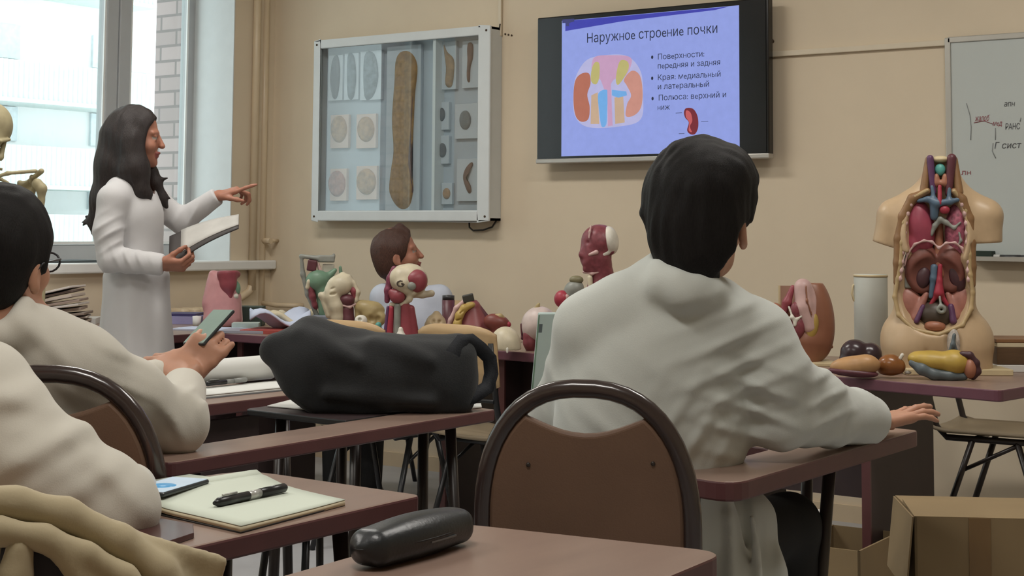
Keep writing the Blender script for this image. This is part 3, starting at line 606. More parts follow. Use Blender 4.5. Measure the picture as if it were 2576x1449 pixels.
# ------------------------------------------------------------------ chairs
M_vinyl = mat('brown_vinyl', '#6e5545', .55, var=.07, scale=8, bump=.12, bscale=300)
M_arch = mat('dark_brown_lacquer_tube', '#352a28', .22, var=.05, spec=.6, coat=.3)
M_ply = mat('honey_plywood', '#c0a279', .4, var=.09, scale=5, stretch=(1, 1, 8), spec=.45)
M_plyd = mat('worn_plywood_seat', '#8f8069', .5, var=.1, scale=6)
M_navy = mat('navy_upholstery', '#34344e', .7, var=.08)
def banquet_chair(label, loc, rz, group='round backed chairs of the students', top=.94, hw=.20):
    t = thing('round_back_chair', label, 'chair', loc, rz, group)
    zs = top-.24
    arc = [(-.19-.06*(z-.42), s*hw, z) for s in (1,) for z in np.linspace(.40, zs, 6)]
    arch = [(-.19-.06*(.40-.42)+0*z, -hw, z) for z in ()]
    P = [(-.19-.10*(z-.42), -hw, z) for z in np.linspace(.40, zs, 5)]
    sq = lambda t, e: math.copysign(abs(t)**e, t)
    P += [(-.19-.10*(zs+.24*sq(math.sin(a), .9)-.42), -hw*sq(math.cos(a), .82), zs+.24*sq(math.sin(a), .9)) for a in np.linspace(.10, math.pi-.10, 24)]
    P += [(-.19-.10*(z-.42), hw, z) for z in np.linspace(zs, .40, 5)]
    MB().tube(P, .0165, 16).build('back_frame', M_arch, t)
    inner = []
    for a in np.linspace(.0, .98, 9): inner.append((-(hw-.012)*sq(math.cos(a), .82), zs+.228*sq(math.sin(a), .9)))
    yc = (hw-.012)*sq(math.cos(.98), .82)*.94
    for y in np.linspace(-yc, yc, 11): inner.append((y, zs+.228*sq(math.sin(.98), .9)-.028*math.cos(y/yc*math.pi/2)-.003))
    for a in np.linspace(math.pi-.98, math.pi, 9): inner.append((-(hw-.012)*sq(math.cos(a), .82), zs+.228*sq(max(0, math.sin(a)), .9)))
    inner += [(hw-.012, .56), (hw-.05, .515), (-hw+.05, .515), (-hw+.012, .56)]
    th = .024; b = MB(); n = len(inner)
    pos = lambda y, z, d: (-.19-.10*(z-.42)+d, y, z)
    def ring(s, d): cy, cz = 0, .72; return [pos(cy+(y-cy)*s, cz+(z-cz)*s, d) for y, z in inner]
    vs = ring(.955, -th*.5)+ring(.99, -th*.32)+ring(1, 0)+ring(.99, th*.32)+ring(.955, th*.6)
    fs = [list(range(n))[::1]]+[(i*n+j, i*n+(j+1) % n, (i+1)*n+(j+1) % n, (i+1)*n+j) for i in range(4) for j in range(n)]+[[4*n+j for j in reversed(range(n))]]
    b.add(vs, fs, 0, False); b.build('backrest', M_vinyl, t, bevel=.003)
    for y, z in ((-.12, .80), (.1, .79)): MB().lathe([(.004, 0), (.004, .002), (.002, .003)], pos(y, z, -th*.5), (-1, 0, 0), 8).build('stud', M_tube, t)
    s = MB(); sp = [(.24*math.cos(a)*(1 if math.cos(a) > 0 else .86)+.02, .215*math.sin(a)) for a in np.linspace(0, 2*math.pi, 28, endpoint=False)]
    n = len(sp); vs = []
    for k, z in ((.95, .415), (1, .43), (1, .455), (.95, .475), (.6, .482)): vs += [(x*k, y*k, z) for x, y in sp]
    s.add(vs, [list(reversed(range(n)))]+[(i*n+j, i*n+(j+1) % n, (i+1)*n+(j+1) % n, (i+1)*n+j) for i in range(4) for j in range(n)]+[[4*n+j for j in range(n)]], 0, True).build('seat', M_vinyl, t)
    for sg in (-1, 1):
        MB().tube([(-.25, sg*(hw+.01), 0), (-.215, sg*hw, .22), (-.188, sg*hw, .405)], .0135, 12).build('leg', M_arch, t)
        MB().tube([(.24, sg*.185, 0), (.19, sg*.17, .41)], .0125, 12).build('leg', M_arch, t)
    return t
def place(px, py, Z, h=0): p = at(px, py, Z); return (p[0], p[1], h)
def back_at(px, Z, deg):
    """where a chair stands whose back frame is met at that place"""
    p = at(px, 1000, Z); a = math.radians(deg); return (p[0]+.225*math.cos(a), p[1]+.225*math.sin(a), 0), a
c, a = back_at(1474, 2.76, 114); banquet_chair('round backed brown chair in which the student in front sits, its back to the camera', c, a, top=.925, hw=.186)
c, a = back_at(122, 2.85, 126); banquet_chair('round backed brown chair of the student holding the phone, half hidden by a white sleeve', c, a, top=.936, hw=.205)
c, a = back_at(-40, 1.68, 128); banquet_chair('round backed chair under the draped beige jacket at the bottom left', c, a, top=.90)
c, a = back_at(-330, 2.42, 150); banquet_chair('round backed chair of the neighbour in the white coat, left edge of the photo', c, a, top=.9)
def ply_chair(label, loc, rz, frame, seatm, group='plywood chairs', top=.865, hw=.185):
    t = thing('plywood_chair', label, 'chair', loc, rz, group)
    P = []
    for i in range(13):
        y = -hw+2*hw*i/12; d = .02*(1-(y/hw)**2)
        e = .022*(abs(y)/hw)**4; P.append([(-.205-d-.12*(z-.62), y, z) for z in (.63+e, .70, .78, top-.03-e*.5, top-e*1.4)])
    MB().grid(P).build('backrest', M_ply, t, solid=.010)
    P = [[(-.19+.40*i/8, -.19+.38*j/8, .452+.010*((j-4)/4)**2+(.012 if i == 0 else 0)-(.012 if i == 8 else 0)) for j in range(9)] for i in range(9)]
    MB().grid(P).build('seat', seatm, t, solid=.012)
    for s in (-1, 1):
        y = s*.165
        MB().tube([(-.235, y, top-.06), (-.205, y, .60), (-.175, y, .475), (-.14, y, .438), (.17, y, .438)], .011, 10).build('side_frame', frame, t)
        MB().tube([(-.05, y, .437), (-.20, y*1.12, 0)], .011, 10).build('leg', frame, t)
        MB().tube([(.10, y, .437), (.23, y*1.12, 0)], .011, 10).build('leg', frame, t)
        MB().tube([(-.085, y, .33), (.10, y, .425)], .007, 8).build('brace', frame, t)
    MB().tube([(-.06, -.16, .43), (-.06, .16, .43)], .010, 10).build('cross_bar', frame, t)
    MB().tube([(-.215, -.165, .60), (-.215, .165, .60)], .007, 10).build('cross_bar', frame, t)
    return t
c, a = back_at(1150, 5.60, 86); ply_chair('plywood chair with black frame behind the bag strap, below the kidney model', c, a, M_black, M_plyd)
c, a = back_at(872, 5.80, 90); ply_chair('plywood chair with black frame behind the black bag, below the white bone model', c, a, M_black, M_plyd)
c = place(2515, 1075, 5.80); ply_chair('plywood chair with brown frame standing sideways by the wall behind the cardboard box', c, math.radians(4), M_tube, M_plyd, top=.80).scale = (1.05, 1.05, 1.05)
# navy stool seen under the desk in the middle
c = place(790, 1200, 4.45); st = thing('padded_stool', 'stool with dark navy padded seat under the middle desk', 'stool', c)
MB().lathe([(.0, .40), (.15, .40), (.165, .415), (.165, .435), (.14, .455), (.0, .465)], (0, 0, 0), n=32).build('seat', M_navy, st)
for k in range(4): a = .6+k*math.pi/2; MB().tube([(.12*math.cos(a), .12*math.sin(a), .40), (.17*math.cos(a), .17*math.sin(a), 0)], .011, 10).build('leg', M_black, st)

# ------------------------------------------------------------------ cardboard boxes
M_card = mat('brown_cardboard', '#8a7657', .8, var=.06, scale=6); M_card2 = mat('cardboard_inner', '#6d5c44', .85); M_tape = mat('brown_packing_tape', '#7a603f', .3, var=.03)
def carton(label, o, ex, wx, wy, h, flaps=True, tape=True):
    ex = unit(ex); ey = np.array([-ex[1], ex[0], 0.]); o = np.array([o[0], o[1], 0.]); ez = V(0, 0, 1)
    r = rthing('cardboard_box', label, 'box', o+ex*wx/2+ey*wy/2)
    b = MB(); c = o+ex*wx/2+ey*wy/2; R = (ex, ey, ez); t = .003
    b.box(c+ez*t, (wx/2, wy/2, t), R)
    b.box(o+ex*wx/2+ey*t+ez*h/2, (wx/2, t, h/2), R); b.box(o+ex*wx/2+ey*(wy-t)+ez*h/2, (wx/2, t, h/2), R); b.box(o+ex*t+ey*wy/2+ez*h/2, (t, wy/2, h/2), R); b.box(o+ex*(wx-t)+ey*wy/2+ez*h/2, (t, wy/2, h/2), R)
    b.build('carton', M_card, r)
    if flaps:
        def flap(p, a, d, n): MB().box(p+a*n/2+d*.09, (n/2, .09, .002), (a, d, np.cross(a, d))).build('flap', M_card, r)
        flap(o+ez*h, ex, unit(ey*.96+ez*.06), wx); flap(o+ey*wy+ez*h, ex, unit(-ey*.97+ez*.03), wx)
        flap(o+ez*h-ex*.003, ey, unit(-ex*.10-ez*.99), wy); flap(o+ex*wx+ez*h, ey, unit(ex*.7-ez*.6), wy)
    if tape: MB().box(o+ex*wx*.42-ey*.001+ez*(h-.10), (.026, .0015, .10), R).build('tape', M_tape, r)
    return r
p = at(2300, 1290, 3.85); carton('open cardboard box with brown tape strip on the floor at the lower right', p, V(.86, .51, 0), .37, .30, .51)
p = at(1985, 1340, 4.75); carton('lower cardboard box under the right display table, behind the dark trousers', p, V(1, .05, 0), .22, .35, .27, False, False)
M_crump = mat('crumpled_white_paper', '#dedbd6', .8)
q = Blob(.004).ell(at(2062, 1312, 4.85)+V(0, 0, .0), (.028, .02, .02), k=.01).ell(at(2060, 1306, 4.85)+V(0, 0, .014), (.015, .02, .016), k=.01); q.disp = lambda p: wnoise(p, 160, 3)*.004; q.dm = .004
tag(q.build('crumpled_paper', M_crump), 'crumpled white paper on the box under the right display table', 'paper')
# ------------------------------------------------------------------ anatomical models, papers and other small things
def row(px, Y):
    """a point of the table surface: image column px, distance Y from the front"""
    u = (px-CX)/F; Z = Y/(FH[1]+RT[1]*u); return RT*u*Z+FH*Z+V(0, 0, TT), Z
VR = np.array([RT, FH, UP])
VF = np.array([RT, UP, -FH])                      # right, up, towards the front of the class
def vrot(a, r=RT, f=FH): c, s = math.cos(math.radians(a)), math.sin(math.radians(a)); return np.array([r*c+UP*s, -r*s+UP*c, -f])
def shape(root, name, mats, Z, prims, h=.004, k=6, disp=None, dm=0):
    """organic part from measured lumps: e = ellipsoid, c = tapered limb, b = rounded block; lengths in image pixels at distance Z, d towards the viewer"""
    g = Z/F; b = Blob(h); fd, rd_ = FH, RT; L0 = FH*Z
    if root is not None: L0 = V(root.location[0], root.location[1], 0); fd = unit(L0); rd_ = V(fd[1], -fd[0], 0)      # models are turned to face the class
    dist = L0@fd
    def P(x, y, d): q = ray(x, y); return CAM+q*(dist/(q@fd))-fd*d*g
    vr = lambda a: vrot(a, rd_, fd)
    for q in prims:
        t = q[0]; o = q[-1] if isinstance(q[-1], dict) else {}; m = o.get('m', 0); op = o.get('op', 0); kk = o.get('k', k)*g
        if t == 'e': b.ell(P(*q[1:4]), [x*g for x in q[4:7]], vr(o.get('a', 0)), kk, m, op)
        elif t == 'c': b.cap(P(*q[1:4]), P(*q[4:7]), q[7]*g, q[8]*g, kk, m, op)
        elif t == 'b': b.box(P(*q[1:4]), [x*g for x in q[4:7]], vr(o.get('a', 0)), o.get('rd', 2)*g, kk, m, op)
        elif t == 'h': b.chain([P(*p) for p in q[1]], [x*g for x in q[2]] if hasattr(q[2], '__len__') else q[2]*g, kk, m, op)
    if disp: b.disp = disp; b.dm = dm
    return b.build(name, mats, root) if root is not None else b.build(name, mats)
def mm(n, c, r=.42, **k): return mat(n, c, r, **{**dict(var=.12, scale=25, spec=.45), **k})
K_bone = mm('ivory_bone_plastic', '#c9bfa6'); K_bone2 = mm('yellowed_bone', '#a8966a'); K_mus = mm('maroon_muscle', '#7f4149', scale=60, var=.2); K_red = mm('red_muscle', '#8f434c'); K_dmus = mm('dark_maroon_muscle', '#5f343c')
K_skin = mm('skin_plastic', '#c0a685', .38, var=.05); K_pinks = mm('pink_skin_plastic', '#c48d8f', .4, var=.06); K_green = mm('sage_green_plastic', '#6f8f78'); K_grey = mm('grey_plastic', '#8b8d86'); K_white = mm('white_plastic', '#d8d4c8'); K_blue = mm('blue_vein_plastic', '#566c80'); K_art = mm('red_artery_plastic', '#a23646'); K_yel = mm('yellow_fat_plastic', '#b89b4a'); K_ydull = mm('dull_yellow_plastic', '#b0944e')
K_pur = mm('purple_plastic', '#5d3a5c'); K_teal = mm('teal_plastic', '#5aa39a'); K_brown = mm('brown_flesh_plastic', '#8d5f4a', .4, var=.05); K_lobe = mm('glossy_dark_lobe', '#3a2c30', .25); K_orng = mm('orange_flesh_plastic', '#a06c55'); K_cream = mm('cream_base_board', '#cdbd98', .4, var=.05); K_slate = mm('slate_plastic', '#5a6468'); K_pinkp = mm('pale_pink_plastic', '#c9a8a4')
K_mott = mm('mottled_lung', '#9a5566', scale=90, var=.5); K_lung = mm('pink_lung', '#9b4557', var=.12); K_abd = mm('brown_abdomen_wall', '#7a4b42'); K_kid = mm('dark_kidney', '#4a2f34'); K_bowl = mm('dark_pelvic_bowl', '#4a4038'); K_orig = mm('salmon_muscle', '#a56f62', scale=50)

# --- torso
Z = 5.08; T = rthing('torso_model', 'skin coloured open torso model with coloured organs standing on the right display table', 'anatomical model', at(2365, 935, Z)*V(1, 1, 0)+V(0, 0, TT))
shape(T, 'body_shell', K_skin, Z, [('c', 2367, 408, 0, 2367, 500, 0, 40, 50), ('c', 2367, 482, -8, 2250, 540, -8, 46, 38, dict(k=30)), ('c', 2367, 482, -8, 2478, 540, -8, 46, 38, dict(k=30)),
    ('e', 2355, 600, 0, 112, 125, 74, dict(k=30)), ('e', 2350, 735, 0, 100, 120, 66, dict(k=30)), ('e', 2356, 850, -4, 136, 95, 78, dict(k=30)), ('c', 2292, 880, 0, 2290, 935, 0, 70, 66, dict(k=20)), ('c', 2425, 880, 0, 2432, 940, 0, 68, 62, dict(k=20)),
    ('c', 2246, 545, -4, 2226, 620, -4, 38, 33, dict(k=20)), ('c', 2480, 545, -4, 2486, 630, -4, 40, 34, dict(k=20)),
    ('b', 2215, 655, 0, 60, 40, 80, dict(op=1, a=-18, k=2)), ('b', 2496, 652, 0, 50, 40, 80, dict(op=1, a=3, k=2)), ('b', 2365, 380, 0, 80, 20, 80, dict(op=1, k=2)), ('b', 2365, 1000, 0, 250, 64, 200, dict(op=1, k=2)),
    ('e', 2356, 585, 58, 74, 112, 66, dict(op=1, k=8)), ('e', 2350, 725, 62, 92, 112, 72, dict(op=1, k=8)), ('c', 2367, 390, 42, 2367, 520, 50, 27, 40, dict(op=1, k=8)), ('e', 2398, 860, 74, 20, 46, 16, dict(op=1, k=6)), ('e', 2330, 905, 74, 4, 26, 16, dict(op=1, k=10))], h=.0045)
rim = [(2333, 480, 46), (2300, 497, 42), (2283, 520, 40), (2274, 560, 42), (2270, 610, 44), (2266, 660, 42), (2260, 700, 40), (2252, 745, 42), (2262, 790, 48), (2300, 826, 58), (2362, 838, 66), (2420, 815, 58), (2442, 775, 46), (2446, 735, 42), (2440, 690, 42), (2438, 640, 42), (2436, 580, 42), (2430, 530, 40), (2415, 500, 40), (2400, 482, 46)]
shape(T, 'rim', mm('cream_cut_rim', '#b39b72'), Z, [('h', rim, 5.5)], h=.003)
wall_l = [(2333, 482, 40), (2296, 500, 36), (2272, 545, 34), (2263, 600, 34), (2260, 660, 34), (2256, 710, 34)]; wall_r = [(2400, 482, 40), (2420, 502, 36), (2438, 550, 34), (2442, 610, 34), (2444, 670, 34), (2446, 715, 34)]
M_cutw = mm('brown_cut_wall', '#8a6847')
shape(T, 'cut_wall', M_cutw, Z, [('h', wall_l, [9, 12, 13, 13, 12, 8])], h=.004); shape(T, 'cut_wall', M_cutw, Z, [('h', wall_r, [9, 11, 12, 12, 11, 8])], h=.004)
shape(T, 'neck_cut_edge', M_cutw, Z, [('c', 2334, 402, 24, 2324, 484, 34, 7, 11)], h=.003); shape(T, 'neck_cut_edge', M_cutw, Z, [('c', 2402, 402, 24, 2412, 484, 34, 7, 11)], h=.003)
for s, xs in ((-1, [(2292, 515), (2284, 538), (2279, 562), (2277, 586), (2275, 610), (2273, 634), (2270, 658), (2268, 680), (2265, 700)]), (1, [(2420, 515), (2426, 538), (2430, 562), (2431, 586), (2432, 610), (2433, 634), (2434, 658), (2434, 680), (2436, 702)])):
    shape(T, 'rib_ends', K_pinkp, Z, [('h', [(x, y, 40) for x, y in xs], 3)]+[('e', x, y, 42, 6, 8, 6) for x, y in xs], h=.003, k=2)
shape(T, 'right_lung', K_lung, Z, [('e', 2316, 570, 14, 34, 70, 34, dict(a=8)), ('e', 2300, 615, 12, 22, 36, 28)])
shape(T, 'left_lung', K_mott, Z, [('e', 2408, 575, 10, 30, 72, 30, dict(a=-5)), ('e', 2415, 620, 10, 20, 40, 24)])
shape(T, 'bronchi', K_grey, Z, [('h', [(2343, 590, 34), (2352, 568, 36), (2366, 552, 38), (2380, 560, 38), (2400, 574, 40)], [5, 6, 7, 6, 4]), ('c', 2400, 574, 40, 2415, 560, 40, 4, 3), ('h', [(2412, 585, 40), (2417, 605, 40), (2410, 615, 40)], 3)], h=.003)
shape(T, 'vein', K_blue, Z, [('h', [(2310, 506, 40), (2335, 502, 46), (2358, 512, 48), (2390, 508, 46), (2420, 500, 40)], [5, 7, 9, 7, 5]), ('c', 2352, 512, 42, 2350, 545, 36, 13, 10), ('c', 2345, 470, 40, 2350, 510, 45, 5, 6), ('c', 2388, 470, 40, 2386, 510, 45, 5, 6)], h=.003)
shape(T, 'aortic_arch', K_art, Z, [('e', 2376, 528, 44, 13, 11, 10), ('c', 2364, 470, 44, 2364, 512, 52, 5, 6)], h=.003)
shape(T, 'larynx', K_teal, Z, [('e', 2365, 428, 30, 13, 16, 12)], h=.003); shape(T, 'thyroid', K_orng, Z, [('e', 2356, 455, 36, 8, 18, 8), ('e', 2377, 455, 36, 8, 18, 8), ('c', 2358, 462, 38, 2376, 462, 38, 6, 6)], h=.003)
shape(T, 'neck_muscle', K_pur, Z, [('c', 2340, 400, 34, 2348, 485, 36, 9, 8)], h=.003); shape(T, 'neck_muscle', K_dmus, Z, [('c', 2394, 400, 34, 2386, 488, 36, 12, 9)], h=.003)
shape(T, 'tongue_root', K_cream, Z, [('e', 2366, 402, 22, 22, 9, 22)], h=.003)
shape(T, 'diaphragm', K_pinkp, Z, [('h', [(2276, 668, 34), (2284, 638, 40), (2302, 614, 44), (2325, 605, 46), (2345, 608, 46), (2362, 624, 46), (2380, 611, 46), (2402, 610, 44), (2420, 624, 40), (2428, 662, 34)], 3)], h=.003)
shape(T, 'abdominal_wall', K_abd, Z, [('e', 2318, 672, 12, 44, 66, 32), ('e', 2392, 672, 12, 40, 64, 32), ('e', 2352, 690, 4, 60, 50, 24), ('e', 2352, 700, 40, 60, 52, 22, dict(op=1, k=10))])
shape(T, 'spine', K_orng, Z, [('c', 2362, 560, 8, 2362, 690, 14, 10, 14)], h=.004)
shape(T, 'kidney', K_kid, Z, [('e', 2322, 698, 18, 19, 29, 14, dict(a=-10))], h=.003); shape(T, 'kidney', K_kid, Z, [('e', 2408, 694, 18, 21, 40, 14, dict(a=10))], h=.003)
shape(T, 'spleen', mm('mauve_plastic', '#8a6a7a'), Z, [('e', 2416, 660, 16, 11, 22, 10)], h=.003); shape(T, 'cut_colon', K_grey, Z, [('b', 2292, 705, 10, 16, 20, 10)], h=.003)
shape(T, 'vena_cava', K_blue, Z, [('h', [(2350, 672, 26), (2348, 700, 28), (2342, 745, 26)], [9, 8, 6])], h=.003)
shape(T, 'aorta', K_art, Z, [('h', [(2365, 668, 28), (2363, 705, 30), (2362, 735, 30)], [6, 7, 13]), ('c', 2360, 735, 28, 2340, 768, 24, 7, 5), ('c', 2364, 735, 28, 2384, 768, 24, 7, 5)], h=.003)
shape(T, 'iliac_muscle', K_orig, Z, [('e', 2288, 768, 8, 34, 46, 20, dict(a=18)), ('c', 2330, 740, 14, 2302, 800, 22, 8, 12)], h=.004); shape(T, 'iliac_muscle', K_orig, Z, [('e', 2420, 762, 8, 30, 46, 20, dict(a=-14)), ('c', 2385, 740, 14, 2405, 795, 22, 8, 12)], h=.004)
shape(T, 'iliac_vein', K_pur, Z, [('c', 2322, 770, 26, 2306, 806, 34, 6, 7)], h=.003); shape(T, 'iliac_vein', K_pur, Z, [('c', 2392, 770, 26, 2398, 806, 34, 8, 9)], h=.003)
shape(T, 'pelvic_bowl', K_bowl, Z, [('e', 2356, 790, 10, 44, 34, 34)]); shape(T, 'bladder', K_orng, Z, [('e', 2352, 818, 30, 26, 14, 18)], h=.003)
cc = [(2368+9*math.cos(t), 776+8*math.sin(t), 46) for t in np.linspace(0, 6.283, 13)]; shape(T, 'rectum_ring', K_grey, Z, [('h', cc, 2.2), ('c', 2364, 745, 40, 2367, 768, 46, 3, 3)], h=.002)
shape(T, 'groin_section', mm('pale_groin_section', '#b7aea4', var=.35, scale=60), Z, [('e', 2398, 862, 60, 17, 42, 14)], h=.003); shape(T, 'groin_vessel', K_slate, Z, [('h', [(2400, 838, 74), (2396, 862, 76), (2386, 886, 74)], 5), ('c', 2398, 860, 76, 2412, 888, 74, 4, 3)], h=.003)
o = at(2370, 940, Z); MB().box(V(o[0], o[1], TT+.010)+RT*.03, (.17, .10, .010), VF[[0, 2, 1]]).build('base_board', K_cream, T, bevel=.003)

# --- half pelvis model with its back board
Z = 5.36; T = rthing('pelvis_model', 'brown sectioned half pelvis model on a stand in front of a pale board', 'anatomical model', at(2020, 905, Z)*V(1, 1, 0)+V(0, 0, TT))
shape(T, 'flesh', K_brown, Z, [('e', 2052, 800, -12, 46, 104, 40, dict(a=6)), ('e', 2030, 830, -10, 60, 70, 36), ('c', 2030, 860, -6, 2024, 910, -6, 46, 36, dict(k=16)), ('b', 2040, 690, 0, 60, 22, 60, dict(op=1, k=2)), ('b', 2030, 962, 0, 90, 45, 90, dict(op=1, k=2))])
shape(T, 'bone_section', K_pinkp, Z, [('h', [(2020, 722, 22), (2022, 770, 26), (2036, 820, 26)], [22, 22, 18]), ('e', 2040, 780, 22, 16, 60, 8)], h=.004)
shape(T, 'spinal_canal', K_brown, Z, [('h', [(2027, 718, 44), (2030, 755, 48), (2042, 790, 44)], 2.5)], h=.003); 
shape(T, 'fat_pad', K_ydull, Z, [('e', 2042, 822, 26, 16, 36, 14, dict(a=-12))], h=.003)
shape(T, 'rectus_muscle', K_red, Z, [('h', [(1994, 722, 20), (1980, 760, 26), (1966, 800, 24)], [6, 11, 8])], h=.003)
shape(T, 'uterus', K_mus, Z, [('e', 2002, 778, 34, 14, 20, 12), ('e', 2010, 818, 34, 15, 26, 12), ('e', 1984, 820, 34, 18, 22, 12, dict(a=-25)), ('c', 2008, 830, 30, 2000, 862, 26, 14, 10)], h=.003)
shape(T, 'fascia', K_white, Z, [('h', [(1985, 770, 38), (1994, 796, 44), (2000, 815, 44), (2006, 800, 44), (2022, 790, 40)], 3), ('c', 1972, 800, 36, 1994, 796, 44, 3, 3)], h=.003)
shape(T, 'lower_flesh', K_orng, Z, [('e', 1950, 775, 4, 16, 14, 14), ('e', 1965, 800, 0, 24, 30, 20)], h=.004)
o = at(2012, 742, Z+.07); MB().box(V(o[0], o[1], TT+.13), (.07, .135, .005), VF).build('back_board', mat('faded_pink_board', '#a98572', .7), T); MB().box(V(o[0], o[1], TT+.13)-RT*.0715, (.003, .136, .007), VF).build('board_edge', K_cream, T)
shape(T, 'peg', K_brown, Z, [('c', 2066, 873, -10, 2092, 873, -10, 5, 5)], h=.003)
o = at(2024, 915, Z); MB().box(V(o[0], o[1], TT+.006), (.10, .08, .006), VF[[0, 2, 1]]).build('base_board', K_cream, T, bevel=.002)
# --- white canister
Z = 5.46; p = at(2192, 880, Z); t = rthing('canister', 'tall pale white canister with a thin cream handle behind the torso model', 'canister', (p[0], p[1], TT))
zt = at(2192, 690, Z)[2]; r = .058; MB().lathe([(0, 0), (r*.95, 0), (r, .008), (r, zt-TT-.012), (r*.97, zt-TT), (0, zt-TT)], (p[0], p[1], TT), n=36).build('body', mat('pale_enamel', '#c9cdc6', .35, var=.03), t)
MB().lathe([(r*1.02, 0), (r*1.03, .004), (r*1.02, .008)], (p[0], p[1], zt-.009), n=36).build('rim', K_cream, t)
hp = [at(x, y, Z) for x, y in ((2156, 712), (2146, 718), (2143, 738), (2148, 755), (2158, 762))]; MB().tube(hp, .004, 8).build('handle', K_cream, t)
# --- organs lying in front on the right table
def organ(name, label, Z, x, y, prims, m, extra=(), cat='organ model', **k):
    p = at(x, y, Z); t = rthing(name, label, cat, (p[0], p[1], TT)); shape(t, 'body', m, Z, prims, **k)
    for nm, mt, pr in extra: shape(t, nm, mt, Z, pr, h=.003)
    return t
FL = lambda x, y, Z: ('b', x, at_y(Z)+30, 0, 260, 30, 260, dict(op=1, k=1, rd=0))
def at_y(Z): d = TT-CAM[2]; P = FH*Z+V(0, 0, d); return CY-F*(P@_U)/(P@_c)
Z = 5.02; organ('lung_lobe_model', 'glossy dark purple lobed organ on the table left of the torso model', Z, 2165, 905, [('e', 2150, 888, 0, 36, 34, 34, dict(a=15)), ('e', 2188, 896, -4, 30, 34, 30, dict(a=-20)), ('e', 2135, 905, 6, 24, 18, 24), ('e', 2168, 910, 0, 44, 22, 30)], K_lobe)
Z = 4.86; organ('flat_organ_model', 'flat beige and brown half organ lying at the front edge of the right table', Z, 2145, 935, [('e', 2150, 922, 0, 62, 26, 26, dict(a=4)), ('e', 2180, 916, 0, 30, 24, 26), FL(2145, 0, Z)], mm('beige_organ', '#b58c60'), [('underside', K_dmus, [('e', 2146, 936, 3, 62, 12, 25, dict(a=-4))])], disp=lambda p: wnoise(p, 60, 5)*.002, dm=.003)
Z = 4.88; organ('stomach_model', 'round glossy brown organ with a small white stub beside the yellow one', Z, 2242, 940, [('e', 2240, 918, 0, 32, 27, 28), ('e', 2262, 922, 4, 16, 18, 16), ('e', 2222, 924, 0, 16, 18, 18)], mm('brown_organ', '#85562f', .25), [('stub', K_white, [('c', 2264, 902, 8, 2270, 892, 8, 5, 5)])])
Z = 4.84; organ('liver_model', 'yellow and slate grey organ with an orange cut end lying before the torso', Z, 2375, 955, [('e', 2350, 908, 0, 62, 26, 34, dict(a=-3)), ('e', 2400, 912, 0, 40, 32, 34), ('e', 2310, 902, 0, 26, 18, 28)], K_yel,
      [('grey_lobe', K_slate, [('h', [(2296, 912, 16), (2320, 926, 22), (2350, 940, 22), (2390, 944, 18), (2425, 946, 10)], [10, 15, 14, 12, 10])]), ('cut_rim', K_kid, [('h', [(2420, 890, 14), (2440, 892, 14), (2456, 912, 12), (2460, 934, 8), (2448, 948, 6)], 8)]), ('cut_end', K_orng, [('e', 2440, 926, 10, 16, 26, 20)])])
p, Z = row(2282, 4.62); tag(shape(None, 'tissue_scrap', K_white, 4.88, [('e', 2284, 937, 0, 9, 5, 8)], h=.003), 'small white scrap on the table between the brown and the yellow organ', 'scrap')
# --- stack of trays at the far right
M_tray = mat('dark_walnut_tray', '#5c4733', .5, stretch=(1, 1, 10), var=.15); M_paperw = mat('white_paper', '#dcdcd8', .8, var=.02); M_paperc = mat('cream_paper', '#cfc3a6', .8, var=.03); M_pblue = mat('bluish_paper', '#c3cbe0', .8, var=.03); M_plil = mat('lilac_folder', '#9a98c4', .6, var=.04); M_grn = mat('grey_green_cover', '#8a9a8e', .6)
c0 = at(2570, 915, 5.2); zz = TT
for nm, lb, m, hx, hz, off, ct in (('tray', 'white lidded tray at the bottom of the stack right of the torso', M_paperw, .13, .012, 0, 'tray'), ('tray', 'dark wooden tray in the middle of the stack right of the torso', M_tray, .135, .028, .006, 'tray'), ('paper_sheaf', 'cream paper sheaf lying on the dark wooden tray', M_paperc, .128, .007, .0, 'paper'), ('tray', 'thin brown board on top of the stack right of the torso', mat('brown_board', '#8a6545', .5), .135, .006, .004, 'tray')):
    t = rthing(nm, lb, ct, (c0[0]+off, c0[1], zz)); bb = MB().box(V(c0[0], c0[1], zz+hz)+RT*(off+.02), (hx, .09, hz), VF[[0, 2, 1]]); bb.build('tray_body' if nm == 'tray' else 'sheets', m, t, bevel=.002)
    zz += hz*2+.0005

# --- pink thigh model beside the pipes
Z = 7.15; T = rthing('thigh_model', 'pink flayed hip and thigh model with dark red muscle under the window sill', 'anatomical model', at(556, 822, Z)*V(1, 1, 0)+V(0, 0, TT))
shape(T, 'skin', K_pinks, Z, [('c', 560, 800, 0, 566, 720, -6, 48, 40), ('c', 535, 690, -6, 535, 760, -4, 10, 26, dict(k=14)), ('b', 560, 850, 0, 90, 30, 90, dict(op=1, k=1)), ('b', 560, 660, 0, 90, 20, 90, dict(op=1, k=1)), ('b', 628, 700, 10, 40, 40, 60, dict(op=1, k=6, a=38))])
shape(T, 'muscle', K_red, Z, [('h', [(572, 690, 22), (574, 716, 26), (578, 744, 30)], [26, 20, 8]), ('e', 585, 690, 10, 20, 12, 20), ('b', 570, 662, 0, 80, 18, 80, dict(op=1, k=1))], h=.004)
shape(T, 'femoral_head', K_green, Z, [('e', 592, 726, 14, 13, 20, 12)], h=.004); shape(T, 'bone_knob', K_white, Z, [('e', 590, 744, 22, 10, 8, 10)], h=.003); shape(T, 'rear_stub', K_pinkp, Z, [('c', 598, 760, 4, 602, 806, 4, 10, 9)], h=.004)
